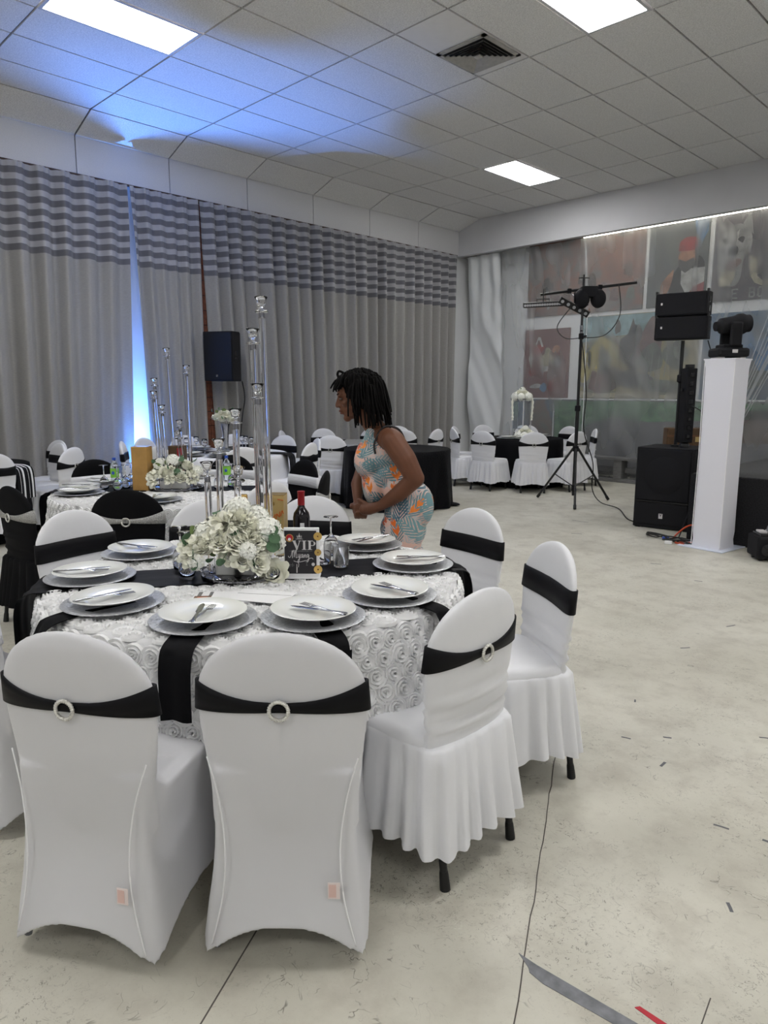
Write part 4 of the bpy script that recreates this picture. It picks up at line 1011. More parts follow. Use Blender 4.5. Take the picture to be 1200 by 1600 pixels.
def hydra_me(seed, R_=.05, n=70):
    mb = MB(); rnd = random.Random(seed)
    for k in range(n):
        z = 1 - 1.25*(k + .5)/n; a = k*2.39996; q = sqrt(max(0, 1 - z*z)); d = Vector((q*cos(a), q*sin(a), z)); u = d.orthogonal().normalized(); v = d.cross(u); c = d*R_*(.9 + .15*rnd.random())
        r0_ = rnd.random()
        for p in range(4):
            b = r0_ + p*pi/2; e = u*cos(b) + v*sin(b); s_ = d.cross(e); l = R_*.26
            mb.add([c, c + e*l*.55 + s_*l*.5 + d*.002, c + e*l + d*.004, c + e*l*.55 - s_*l*.5 + d*.002], [(0, 1, 2, 3)])
    return mb.mesh('hydrangea', angle=180, normals=False)
RO = [rose_me(k, .042) for k in range(3)]; PE = [peony_me(9, .062), peony_me(10, .055)]; HY = [hydra_me(4, .055), hydra_me(5, .05)]
def leaf_mesh(seed):
    mb = MB(); rnd = random.Random(seed); pts = []
    for k in range(10):
        a = 2*pi*k/10; pts.append(Vector((.016*cos(a) + .016, .014*sin(a), .003*cos(2*a))))
    mb.add([*pts], [tuple(range(10))]); mb.tube([(-.02, 0, 0), (.01, 0, 0)], .001, 4); return mb.mesh('leaf', False, False)
LF = leaf_mesh(1)
def arrangement(name, label, c, z, items, leaves, box=None, group='white flower centrepieces'):
    t = thing(name, label, 'flowers', (c[0], c[1], z), 0, group)
    if box: MB().box((0, 0, box[2]/2), box, Rz(rad(45)), bev=.006).build('planter_box', 'white_label', t, smooth=False)
    for k, (kind, p, s_) in enumerate(items):
        me = {'r': RO, 'p': PE, 'h': HY}[kind][k % len({'r': RO, 'p': PE, 'h': HY}[kind])]
        o = obj({'r': 'rose', 'p': 'peony', 'h': 'hydrangea'}[kind], me, 'petal' if kind != 'h' else 'petal2', t); o.location = p; o.scale = (s_,)*3
        d = (Vector(p) - Vector((0, 0, .02))).normalized(); o.rotation_euler = (d.to_track_quat('Z', 'Y')).to_euler()
    for k in range(leaves):
        rn = random.Random(k*7 + int(c[0]*100)); kind, p, s_ = items[rn.randrange(len(items))]
        d = Vector((rn.uniform(-1, 1), rn.uniform(-1, 1), rn.uniform(-.2, .9))).normalized()
        o = obj('leaf', LF, 'leaf' if k % 3 else 'leaf2', t); o.location = Vector(p) + d*.05*s_*1.0; o.rotation_euler = (rn.random()*6, rn.random()*6, rn.random()*6); o.scale = (.9 + .8*rn.random(),)*3
    return t
def R45(r, u, z):   # r: to the right in the picture, u: towards the camera
    return (r*.7075 + u*.7067, r*.7067 - u*.7075, z)
it1 = []
random.seed(5)
for (r, u, z, k, s_) in [(-.15, .06, .095, 'p', 1.15), (-.12, .02, .16, 'h', .9), (-.06, .08, .165, 'r', 1.2), (-.09, -.04, .17, 'p', .95), (-.02, .09, .20, 'p', 1.0), (.03, .06, .235, 'r', 1.25), (.0, -.02, .235, 'h', 1.0), (.06, .10, .17, 'r', 1.3), (.10, .09, .12, 'r', 1.25), (.13, .05, .18, 'h', 1.05), (.15, .02, .13, 'h', 1.0), (.07, .13, .12, 'h', .75), (.03, .12, .15, 'r', 1.1), (.12, -.04, .15, 'p', .9), (.05, -.06, .2, 'p', .9), (-.07, -.09, .14, 'h', .9), (.11, .12, .07, 'r', .9), (.0, .12, .10, 'r', .9), (-.03, .12, .15, 'r', 1.0), (.09, .11, .155, 'r', 1.0), (-.10, .09, .13, 'r', 1.0), (.02, .02, .26, 'h', .9), (.08, .0, .22, 'h', .9), (.05, .14, .085, 'r', .85), (-.05, .03, .21, 'r', 1.1), (-.13, .1, .07, 'h', .7), (.08, .08, .2, 'r', 1.0)]:
    it1.append((k, Vector(R45(r, u, z)), s_))
arrangement('flower_arrangement', 'large ivory rose and hydrangea arrangement beside the VIP sign', (6.185, -2.255), TOPZ + .031, it1, 26, (.15, .1, .06))
for k, (r, u, z) in enumerate([(.135, .09, .19), (.145, .105, .17), (.14, .11, .145), (.155, .10, .155)]):
    o = obj('eucalyptus_leaf', LF, 'leaf', bpy.data.objects['flower_arrangement']); o.location = R45(r, u, z); o.rotation_euler = (rad(70), rad(20*k), rad(45)); o.scale = (1.5,)*3
o = tag(obj('loose_rose', RO[0], 'petal'), 'single loose ivory rose lying at the foot of the VIP sign', 'flower'); o.location = (6.335, -2.19, TOPZ + .045); o.scale = (1.15,)*3; o.rotation_euler = Vector((.65, -.65, .4)).to_track_quat('Z', 'Y').to_euler()
it2 = []
for (r, u, z, k, s_) in [(-.12, .06, .07, 'p', 1.2), (-.04, .08, .13, 'r', 1.3), (.05, .07, .1, 'r', 1.2), (.13, .04, .08, 'p', 1.1), (-.1, .0, .17, 'h', .9), (.0, .02, .2, 'h', 1.0), (.1, .0, .17, 'r', 1.2), (.16, -.02, .12, 'h', .9), (-.15, -.04, .12, 'r', 1.0), (.0, .1, .07, 'p', .9), (.04, -.06, .16, 'h', .9)]:
    it2.append((k, Vector(R45(r, u, z)), s_))
arrangement('flower_arrangement', 'ivory flower arrangement on the second table by the gold box', (3.76, -1.20), TOPZ + .031, it2, 30, (.2, .1, .05))
# silver vase of roses
vz = thing('vase', 'silver cut-glass vase holding white roses', 'vase', (.90, 1.06, TOPZ + .012))
MB().lathe([(.0, 0), (.055, 0), (.058, .01), (.035, .03), (.03, .08), (.04, .2), (.05, .29), (.06, .33), (.056, .33), (.046, .29), (.03, .1), (0, .06)], 12).build('body', 'steel', vz, angle=20)
itv = [('r', Vector((.11*cos(a), .11*sin(a), .40 + .02*(k % 2))), 1.35) for k, a in enumerate(2*pi*q/7 for q in range(7))] + [('r', Vector((.045*cos(a), .045*sin(a), .455)), 1.35) for a in (0, 2.1, 4.2)]
arrangement('rose_bouquet', 'round bouquet of white roses in the silver vase', (.90, 1.06), TOPZ + .012, itv, 22, None)
for a in range(5): MB().tube([(.02*cos(a*1.3), .02*sin(a*1.3), .22), (.07*cos(a*1.3), .07*sin(a*1.3), .40)], .003, 5).build('stem', 'leaf', bpy.data.objects['rose_bouquet'])
# far flower stand
fs = thing('flower_stand', 'tall clear stand on the far black table', 'stand', (1.86, 6.08, TOPZ + .004))
MB().box((0, 0, .006), (.26, .26, .012)).build('base_plate', 'mirror', fs, smooth=False); MB().box((0, 0, .62), (.26, .26, .012)).build('top_plate', 'mirror', fs, smooth=False)
for sx in (-1, 1):
    for sy in (-1, 1): MB().tube([(sx*.11, sy*.11, .01), (sx*.11, sy*.11, .62)], .009, 8).build('post', 'white_label', fs)
MB().box((0, 0, .36), (.19, .19, .44)).build('glass_core', 'water', fs, smooth=False)
itf = [('h', Vector((.12*cos(q), .12*sin(q), .03)), 1.2) for q in (0, 1.05, 2.1, 3.14, 4.2, 5.2)] + [('r', Vector((.06*cos(q), .06*sin(q), .10)), 1.4) for q in (0, 2.1, 4.2)] + [('h', Vector((0, 0, .13)), 1.1)]
arrangement('flower_dome', 'white hydrangea dome on top of the tall far stand', (1.86, 6.08), TOPZ + .63, itf, 6, None, 'white flowers on the far table')
arrangement('flower_ball', 'white hydrangea ball at the foot of the tall far stand', R45(0.02, .26, 0)[0:2] and (1.86 + R45(.02, .27, 0)[0], 6.08 + R45(.02, .27, 0)[1]), TOPZ + .02, itf, 3, None, 'white flowers on the far table')
for sx in (-1, 1):
    MB().tube(catmull([R45(sx*.13, .05, .66), R45(sx*.165, .06, .58), R45(sx*.16, .06, .4), R45(sx*.155, .06, .28)], 6), [.018 + .006*sin(k*2.2) for k in range(19)], 7).build('flower_strand', 'petal', fs)

# ------------------------------------------------------------------ things on the VIP table
# sign stand
sg = thing('table_sign', 'black VIP table sign in a white stand with gold discs', 'sign', (6.395, -2.095, TOPZ + .016), rad(45))
Wd, Ht = .138, .205
MB().box((0, 0, Ht/2), (Wd, .012, Ht), bev=.002).build('stand_board', 'paper', sg, smooth=False)
MB().box((0, .03, .004), (Wd, .075, .008), bev=.002).build('foot', 'paper', sg, smooth=False)
pr = MB().box((-.004, -.0068, .108), (.124, .0012, .172)).build('printed_panel', 'print_dark', sg, smooth=False)
def ink(mb, m, nm='lettering'): return mb.build(nm, m, pr, smooth=False)
def L2(mb, pts, ox, oz, s_): mb.poly([(ox + p[0]*s_, -.0074, oz + p[1]*s_) for p in pts], .0004, Vector((0, -1, 0)))
mb = MB(); s_ = .036; oz = .118; ox = -.036
for q in ([(.05, 1), (.33, 1), (.62, .25), (.55, 0), (.45, 0)], [(.78, 1), (.86, 1), (.56, 0), (.5, .1)], [(-.05, .96), (.42, .96), (.42, 1.02), (-.05, 1.02)], [(.68, .96), (.98, .96), (.98, 1.02), (.68, 1.02)]): L2(mb, q, ox, oz, s_)
ox2 = ox + 1.08*s_
for q in ([(.1, 0), (.34, 0), (.34, 1), (.1, 1)], [(-.03, 0), (.47, 0), (.47, .06), (-.03, .06)], [(-.03, .96), (.47, .96), (.47, 1.02), (-.03, 1.02)]): L2(mb, q, ox2, oz, s_)
ox3 = ox2 + .6*s_
for q in ([(.1, 0), (.34, 0), (.34, 1), (.1, 1)], [(-.03, 0), (.47, 0), (.47, .06), (-.03, .06)], [(.0, .94), (.6, .94), (.55, 1.02), (.0, 1.02)], [(.34, .44), (.6, .44), (.72, .5), (.34, .51)], [(.6, .94), (.78, .86), (.86, .72), (.8, .56), (.66, .46), (.6, .46), (.64, .6), (.66, .74), (.62, .86), (.55, 1.01)]): L2(mb, q, ox3, oz, s_)
ink(mb, 'silver_ink')
def script(paths, ox, oz, s_, r, m, nm='script_lettering'):
    mb = MB()
    for p in paths:
        pp = catmull([(ox + q[0]*s_, -.0076, oz + q[1]*s_) for q in p], 5); mb.tube(pp, r, 5)
    return mb.build(nm, m, pr)
script([[(-.35, .25), (-.2, .05), (.0, .3), (.15, .95), (.2, .6), (.15, .0)], [(.17, .5), (.35, 1.0), (.42, .6), (.38, .1)], [(.38, .2), (.62, 1.05), (.62, .5), (.62, .05), (.78, .1)],
        [(.85, .5), (.85, .15), (.98, .1), (1.08, .5), (1.05, .1), (.95, -.4), (.8, -.45), (.9, -.2), (1.15, .1)], [(1.45, .42), (1.3, .45), (1.22, .2), (1.33, .05), (1.45, .4), (1.45, .1), (1.55, .1)], [(1.6, .45), (1.6, .05), (1.68, .35), (1.8, .42), (1.8, .1), (1.9, .08)], [(2.15, .42), (2.0, .45), (1.95, .2), (2.05, .1), (2.17, .4), (2.15, -.2), (2.0, -.45), (1.9, -.35), (2.2, -.05), (2.55, .0), (2.7, -.15)], [(.3, -.35), (.9, -.5), (1.8, -.3)]], -.041, .085, .032, .0012, 'silver_ink')
script([[(-.5, 0), (-.62, .8), (-.25, .25), (-.18, 1.0), (0, .3), (.18, 1.0), (.25, .25), (.62, .8), (.5, 0), (-.5, 0)], [(0, .2), (0, 1.5)], [(-1, -.15), (1, -.15)]], -.008, .163, .014, .0008, 'silver_ink', 'crown')
script([[(-1, 0), (1, 0)]], -.003, .1125, .045, .0005, 'grey_ink', 'rule')
script([[(0, 0), (0, 1)], [(.2, 1), (.3, 1.6), (.1, 2)], [(-.1, 0), (-.05, 1.6)]], -.018, .026, .022, .0012, 'silver_ink', 'bottle_drawing')
script([[(-.4, 1), (-.25, .4), (0, .3), (.25, .4), (.4, 1), (-.4, 1)], [(0, .3), (0, -.4)], [(-.3, -.4), (.3, -.4)]], .02, .062, .014, .0006, 'grey_ink', 'glass_drawing')
script([[(-.6, 1), (-.5, .4), (-.3, .1)], [(-.2, .9), (-.1, .2)], [(.3, 1), (.2, .3), (.6, .6)], [(-.6, .6), (.6, .7)]], -.042, .045, .02, .0006, 'grey_ink', 'glasses_drawing')
tm = obj('small_lettering', text_mesh('INVITATION FOR', .0075), 'grey_ink', pr); tm.location = (-.002, -.0076, .1125 - .0); tm.rotation_euler = (pi/2, 0, 0)
def disc(x, z, r, m, nm, y=-.0076, par=pr, th=.0008):
    mb = MB(); mb.poly([(x + r*cos(2*pi*k/24), y, z + r*sin(2*pi*k/24)) for k in range(24)], th, Vector((0, -1, 0))); return mb.build(nm, m, par, smooth=False)
disc(-.046, .165, .0155, 'gold_ink', 'round_sticker'); disc(-.046, .166, .0125, 'red', 'sticker_centre', -.0085); disc(-.046, .160, .006, 'paper', 'sticker_mark', -.0094)
for z, r in ((.172, .0165), (.108, .0135), (.040, .0165)):
    d = disc(.064, z, r, 'gold_foil', 'gold_disc', -.0085, sg, .002); disc(.064, z, .003, 'brown_ink', 'gold_disc_mark', -.0106, d, .0004)
disc(.045, .06, .0065, 'silver_ink', 'silver_dot')
# gold whisky carton
gb = thing('gift_box', 'tall gold carton with orange diagonal lettering behind the flowers', 'box', (5.96, -1.90, TOPZ + .016), rad(43))
MB().box((0, 0, .135), (.095, .095, .27), bev=.002).build('carton', 'gold_card', gb, smooth=False)
MB().box((0, 0, .271), (.094, .094, .003)).build('lid', 'gold_foil', gb, smooth=False)
dm = MB(); 
for (p, q) in (((-.0, .17), (.01, .188)), ((.012, .165), (.016, .19)), ((.016, .19), (.028, .175)), ((.028, .175), (.03, .2)), ((.034, .18), (.04, .205)), ((.04, .205), (.046, .19)), ((.02, .255), (.046, .25)), ((-.02, .06), (-.01, .09)), ((.0, .05), (.012, .085)), ((.02, .06), (.04, .09)), ((-.03, .03), (.0, .04))):
    a, b = Vector((p[0], -.0485, p[1])), Vector((q[0], -.0485, q[1])); dm.tube([a, b], .0022, 5)
dm.build('orange_print', 'orange_ink', gb)
tm = obj('small_lettering', text_mesh('GOLD LABEL', .0135), 'brown_ink', gb); tm.location = (.004, -.0482, .128); tm.rotation_euler = (pi/2, rad(-24), 0)
mb = MB(); mb.poly([(.0 + .007*cos(k*pi/8), -.0478, .235 + .008*sin(k*pi/8)) for k in range(16)], .0005, Vector((0, -1, 0))); mb.build('crest', 'gold_foil', gb, smooth=False)
# gold capped bottle beside it
gc = thing('gold_bottle', 'gold capped bottle standing left of the gold carton', 'bottle', (5.84, -1.99, TOPZ + .016))
MB().lathe([(0, 0), (.03, 0), (.032, .01), (.032, .16), (.016, .19), (.0, .19)], 24).build('body', 'gold_card', gc); MB().lathe([(.0, .19), (.021, .19), (.021, .262), (.019, .266), (0, .266)], 24).build('cap', 'gold_foil', gc)
# wine bottle
wb = thing('wine_bottle', 'dark wine bottle with red capsule behind the VIP sign', 'bottle', (6.06, -1.83, TOPZ + .016))
MB().lathe([(0, 0), (.037, 0), (.0375, .01), (.0375, .17), (.034, .19), (.018, .213), (.0145, .225), (.0145, .275), (0, .275)], 32).build('body', 'wine_glass', wb, angle=60)
MB().lathe([(.0, .226), (.0158, .226), (.0158, .28), (.017, .282), (.017, .288), (0, .289)], 24).build('capsule', 'red_foil', wb)
mb = MB(); mb.loft([[Vector((.0380*cos(a), .0380*sin(a), z)) for a in (-pi/4 + .2 + .5*(k/10 - .5) for k in range(11))] for z in (.09, .15)], False, False, closed=False); mb.build('label', 'white_label', wb, normals=False)
# menus
for k, (x, y, a, lab) in enumerate(((6.40, -2.46, 50, 'printed menu with brown photo lying left of the other papers'), (6.50, -2.36, 30, 'white folded menu sheet lying below the VIP sign'))):
    t = thing('menu', lab, 'paper', (x, y, TOPZ + .018 + .004*k), rad(a), 'menus on the VIP table')
    MB().box((0, 0, 0), (.21, .14, .0018)).build('sheet', 'paper', t, smooth=False)
    if k == 0:
        MB().box((-.07, -.02, .0012), (.06, .07, .0006)).build('photo_print', 'brown_ink', t, smooth=False); MB().box((-.085, .04, .0012), (.014, .05, .0006)).build('print_bar', 'grey_ink', t, smooth=False); MB().box((-.045, .04, .0012), (.012, .05, .0006)).build('print_bar', 'grey_ink', t, smooth=False); MB().box((-.07, -.01, .0017), (.035, .02, .0004)).build('photo_detail', 'orange_ink', t, smooth=False)
    else: MB().tube([(-.1, .01, .0012), (.1, .03, .0012)], .0006, 4).build('fold', 'grey_ink', t)
# second table: gold box, water bottles
g2 = thing('gift_box', 'tall gold carton on the second table beside the flowers', 'box', (3.58, -1.36, TOPZ + .016), rad(40))
MB().box((0, 0, .16), (.12, .10, .32), bev=.002).build('carton', mat('kraft_gold', (.42, .24, .07), .5, noise_amt=.15, noise_scale=10), g2, smooth=False); MB().box((0, 0, .321), (.118, .098, .003)).build('lid', 'gold_foil', g2, smooth=False)
g3 = thing('gift_box', 'dark brown and red carton behind the gold one on the second table', 'box', (3.60, -1.08, TOPZ + .016), rad(40))
MB().box((0, 0, .16), (.11, .10, .31), bev=.002).build('carton', 'suitcase', g3, smooth=False); MB().box((.03, -.051, .2), (.03, .002, .2)).build('label', 'red', g3, smooth=False)
for k, (x, y, lab) in enumerate(((3.10, -1.36, 'water bottle with green label left of the gold carton'), (3.55, -.62, 'water bottle with green label right of the second flowers'))):
    t = thing('water_bottle', lab, 'bottle', (x, y, TOPZ + .016), 0, 'water bottles')
    MB().lathe([(0, 0), (.029, 0), (.031, .006), (.031, .135), (.026, .155), (.012, .178), (.012, .19), (0, .19)], 20).build('body', 'water', t); MB().lathe([(.0, .186), (.0145, .186), (.0145, .206), (0, .207)], 16).build('cap', 'blue_cap', t)
    MB().lathe([(.0316, .05), (.0318, .052), (.0318, .118), (.0316, .12)], 20).build('label', 'green_label', t); 
    mb = MB(); mb.ell((.0225, -.0225, .088), (.012, .012, .014), nu=10, nv=6); mb.build('label_badge', 'blue_cap', t)

# ------------------------------------------------------------------ wall speaker and blue uplight
sp = thing('wall_speaker', 'black loudspeaker hung on the brown brick pillar', 'speaker', (-.06, 1.70, 1.63), rad(26))
mb = MB(); prof = [(-.225, -.17), (.225, -.17), (.225, .02), (.13, .2), (-.13, .2), (-.225, .02)]
mb.loft([[Vector((x*k, y*k, z)) for x, y in prof] for k, z in ((.98, 0), (1, .008), (1, .652), (.98, .66))]); mb.build('cabinet', 'black_matte', sp, smooth=False)
MB().box((0, -.176, .33), (.425, .014, .635), bev=.005).build('grille', 'grille', sp, smooth=False)
MB().box((-.02, -.184, .07), (.03, .003, .03)).build('badge', 'chrome', sp, smooth=False)
for z in (.37, .28): MB().box((.2255, -.09, z), (.004, .05, .06)).build('handle_slot', 'gloss_black', sp, smooth=False)
MB().box((-.10, .22, .33), (.1, .16, .08)).build('bracket', 'black_metal', sp, smooth=False)
tag(MB().tube(catmull([(.07, 1.88, 1.63), (.05, 1.93, 1.4), (-.02, 1.92, 1.1), (-.1, 1.9, .5), (-.12, 1.92, .02)], 8), .008, 6).build('speaker_cable', 'rubber'), 'black cable hanging from the wall speaker', 'cable')
ul = thing('uplight', 'small blue floor uplight at the curtain gap', 'light', (-.42, .56, 0))
MB().lathe([(.0, .07), (.055, .07), (.07, .09), (.075, .24), (.068, .25), (.06, .22), (.0, .21)], 24).build('can', 'black_metal', ul)
MB().lathe([(0, .222), (.058, .222), (.058, .226), (0, .226)], 24).build('lens', mat('blue_lens', (.1, .3, .9), .2, emit=(.08, .25, 1), emit_s=8), ul)
for sx in (-1, 1): MB().box((sx*.08, 0, .08), (.008, .05, .16)).build('yoke_arm', 'black_metal', ul, smooth=False)
MB().box((0, 0, .006), (.18, .14, .012)).build('foot', 'black_metal', ul, smooth=False)
ld = bpy.data.lights.new('uplight_lamp', 'SPOT'); ld.energy = 800; ld.color = (.10, .30, 1.0); ld.spot_size = rad(76); ld.spot_blend = .8; ld.shadow_soft_size = .05
lo = bpy.data.objects.new('lamp', ld); COL.objects.link(lo); lo.parent = ul; lo.location = (0, 0, .235); lo.rotation_euler = Vector((-.17, -.07, -1)).to_track_quat('Z', 'Y').to_euler()

# ------------------------------------------------------------------ light stand
ls = thing('light_stand', 'tall black tripod light stand with T-bar', 'light stand', (3.61, 4.81, 0))
o3 = Vector((3.61, 4.81, 0))
for fx, fy in ((3.028, 4.835), (3.847, 5.343), (3.943, 4.279)):
    f = Vector((fx, fy, .02)) - o3
    l = MB().tube([Vector((0, 0, .74)) + f.normalized()*.04, f], .016, 8).build('leg', 'black_metal', ls)
    MB().tube([f - (f - Vector((0, 0, .74))).normalized()*.05, f + (f - Vector((0, 0, .74))).normalized()*.005], .021, 8).build('rubber_foot', 'rubber', l)
    h_ = f*.52 + Vector((0, 0, .36)); h_.z = .74*.48 + .01
    MB().tube([Vector((0, 0, .22)), h_], .008, 6).build('brace', 'black_metal', ls)
MB().tube([(0, 0, .1), (0, 0, 1.30)], .024, 12).build('lower_pole', 'black_metal', ls); MB().tube([(0, 0, 1.25), (0, 0, 2.3)], .019, 12).build('middle_pole', 'black_metal', ls); MB().tube([(0, 0, 2.2), (0, 0, 2.95)], .016, 12).build('upper_pole', 'black_metal', ls)
for z, r in ((.74, .04), (1.28, .036), (2.22, .034), (.2, .032)): MB().lathe([(.02, z - .04), (r, z - .035), (r, z + .035), (.02, z + .04)], 16).build('collar', 'black_matte', ls)
MB().lathe([(.021, 2.30), (.0225, 2.30), (.0225, 2.36), (.021, 2.36)], 12).build('tape_band', 'grey_tape', ls); MB().lathe([(.021, 2.24), (.0225, 2.24), (.0225, 2.28), (.021, 2.28)], 12).build('tape_band', 'grey_tape', ls)
MB().box((.05, 0, 2.22), (.05, .02, .02)).build('knob', 'black_matte', ls, smooth=False)
A_, B_ = Vector((3.03, 4.70, 2.79)) - o3, Vector((3.95, 5.60, 2.95)) - o3
bar = MB().tube([A_, B_], .018, 10).build('cross_bar', 'black_metal', ls)
for t_ in (.3, .62): p = A_.lerp(B_, t_); MB().box(p, (.05, .05, .06), Rz(rad(44))).build('clamp', 'black_matte', ls, smooth=False); MB().tube([p + Vector((0, 0, -.02)), Vector((0, 0, 2.66)).lerp(p, .25)], .007, 6).build('bar_brace', 'black_metal', ls)
MB().tube([(0, 0, 2.9), (0, 0, 3.0)], .012, 8).build('spigot', 'black_metal', ls); MB().tube([(-.05, -.05, 2.96), (.05, .05, 2.96)], .007, 6).build('wing_bolt', 'black_metal', ls)
def led_bar(name, label, p, q, n, hgt, tilt):
    p, q = Vector(p), Vector(q); c = (p + q)/2; t = thing(name, label, 'stage light', c, 0, 'led bars on the light stand')
    d = (q - p); L = d.length; X = d.normalized(); Zv = Vector((0, 0, 1)); Y = Zv.cross(X).normalized(); Zv = X.cross(Y); R = Matrix((X, Y, Zv)).transposed() @ Rx(tilt)
    MB().box((0, 0, 0), (L, .06, hgt), R, bev=.004).build('housing', 'black_metal', t, smooth=False)
    for k in range(n):
        x = -L/2 + L*(k + .5)/n; MB().lathe([(0, -.004), (hgt*.26, -.004), (hgt*.26, .004), (0, .004)], 10, R @ Vector((x, -.032, 0)), R @ Rx(pi/2)).build('led', 'lens', t)
    return t
b1 = led_bar('led_bar', 'long horizontal LED bar hanging under the T-bar', (2.90, 4.50, 2.645), (3.27, 4.88, 2.675), 16, .065, rad(15))
MB().tube([(0, 0, .03), (.0, .0, .20)], .008, 6).build('hanger', 'black_metal', b1); 
MB().tube([(-.06, -.06, .02), (-.06, -.06, .07), (.06, .06, .07), (.06, .06, .02)], .006, 6).build('bracket', 'black_metal', b1)
b2 = led_bar('led_bar', 'short tilted LED bar clamped at the top of the light stand', (3.26, 4.82, 2.72), (3.56, 5.06, 2.52), 5, .085, rad(20))
dl = thing('effect_light', 'round black effect light at the middle of the T-bar', 'stage light', (3.66, 4.86, 2.70))
for r, sx in ((.13, -.06), (.12, .09)): MB().ell((sx, sx, .0), (.10, .10, r), nu=20, nv=14).build('housing', 'black_matte', dl)
MB().box((0, 0, .08), (.2, .16, .14), Rz(rad(44)), bev=.01).build('body', 'black_matte', dl, smooth=False); MB().tube([(-.13, -.13, .08), (-.13, -.13, -.05), (.0, .0, -.08)], .01, 6).build('yoke', 'black_metal', dl)
def cable(pts, r, m, label, name='cable', k=8): return tag(MB().tube(catmull(pts, k), r, 6).build(name, m), label, 'cable')
cable([(3.50, 4.72, 2.60), (3.36, 4.62, 2.35), (3.45, 4.68, 2.2), (3.62, 4.80, 2.20), (3.85, 5.0, 2.24), (3.98, 5.12, 2.5), (3.95, 5.1, 2.88)], .006, 'rubber', 'thin black cable looping round the top of the light stand')
cable([(3.65, 4.77, 2.15), (3.72, 4.82, 1.5), (3.70, 4.84, 1.0), (3.80, 4.95, .55), (3.78, 5.0, .2), (3.9, 5.02, .02), (4.3, 4.75, .01), (4.75, 4.1, .01), (4.95, 4.0, .01)], .007, 'rubber', 'black cable running down the light stand to the subwoofer')

# ------------------------------------------------------------------ sound stack
sa = rad(5.6); e_ = Vector((cos(sa), sin(sa), 0)); n_ = Vector((-sin(sa), cos(sa), 0))
sc0 = Vector((4.97, 3.77, 0)) + e_*.305 + n_*.30
sub = thing('subwoofer', 'large black subwoofer cabinet with a small silver badge', 'speaker', sc0, sa)
MB().box((0, 0, .455), (.61, .60, .89), bev=.008).build('cabinet', 'black_matte', sub, smooth=False)
MB().box((0, -.303, .60), (.55, .012, .56), bev=.004).build('grille', 'grille', sub, smooth=False)
MB().lathe([(.0, 0), (.10, .0), (.205, .003), (.21, .0), (.0, -.002)], 40, (.01, -.308, .60), Rx(pi/2)).build('cone', 'grille', sub)
MB().box((0, -.303, .17), (.55, .012, .24), bev=.004).build('port_panel', 'grille', sub, smooth=False)
MB().box((0, -.303, .305), (.55, .02, .012)).build('divider', 'black_metal', sub, smooth=False)
bd = MB().box((-.0, -.313, .15), (.042, .004, .055)).build('badge', 'silver_ink', sub, smooth=False)
mb = MB()
for (a, b) in (((-.012, .017), (0, 0)), ((.012, .017), (0, 0)), ((0, 0), (0, -.014))): mb.tube([(a[0], -.3155, .157 + a[1]), (b[0], -.3155, .157 + b[1])], .003, 5)
mb.build('badge_mark', 'black_matte', bd)
for x in (-.26, .26):
    for y in (-.25, .25): MB().box((x, y, .006), (.05, .05, .012)).build('foot', 'rubber', sub, smooth=False)
pc = sc0 + n_*.03
pol = thing('speaker_pole', 'black pole rising from the subwoofer to the line array', 'pole', (pc.x, pc.y, .903))
MB().tube([(0, 0, 0), (0, 0, 1.15)], .0185, 12).build('shaft', 'black_metal', pol); MB().lathe([(.018, .70), (.034, .71), (.034, .78), (.018, .79)], 14).build('collar', 'black_matte', pol); MB().lathe([(0, 0), (.05, 0), (.05, .012), (.02, .02)], 16).build('socket', 'black_metal', pol)
for k, (z, dr, lab) in enumerate(((2.06, 12, 'lower black line array speaker on the pole'), (2.31, 7, 'upper black line array speaker on the pole'))):
    t = thing('line_array_speaker', lab, 'speaker', (pc.x, pc.y, z), rad(dr), 'line array speakers')
    mb = MB(); pr_ = [(-.27, -.16), (.27, -.16), (.27, .0), (.2, .2), (-.2, .2), (-.27, .0)]
    mb.loft([[Vector((x, y, zz + (.012 if y > .1 and zz < .1 else -.012 if y > .1 else 0))) for x, y in pr_] for zz in (0, .235)]); mb.build('cabinet', 'black_matte', t, smooth=False)
    MB().box((0, -.165, .1175), (.50, .012, .215), bev=.003).build('grille', 'grille', t, smooth=False)
    MB().box((-.2, -.173, .125), (.018, .003, .024)).build('badge', 'silver_ink', t, smooth=False)
    for zz in (.06, .155): MB().box((.2705, -.09, zz), (.004, .05, .06)).build('handle_slot', 'gloss_black', t, smooth=False)
    for x in (-.262, .262): MB().box((x, -.15, .245), (.022, .03, .03)).build('rigging_tab', 'black_metal', t, smooth=False)
vb = thing('led_column', 'tall narrow black LED batten standing on the subwoofer', 'stage light', sc0 + e_*.12 + n_*-.06 + Vector((0, 0, .903)), sa + rad(50))
MB().box((0, 0, .45), (.12, .11, .80), bev=.008).build('housing', 'black_matte', vb, smooth=False); MB().lathe([(0, 0), (.055, 0), (.055, .03), (.04, .05)], 16).build('foot', 'black_metal', vb); MB().lathe([(.04, .85), (.05, .855), (.05, .89), (.0, .892)], 16).build('cap', 'black_metal', vb)
for k in range(8): l = MB().box((.0, -.057, .12 + k*.094), (.05, .008, .05), bev=.002).build('led_cell', 'gloss_black', vb, smooth=False); MB().box((0, -.062, .12 + k*.094), (.03, .004, .03)).build('led_lens', 'black_metal', l, smooth=False)
MB().box((-.07, 0, .62), (.03, .03, .03)).build('knob', 'black_metal', vb, smooth=False)
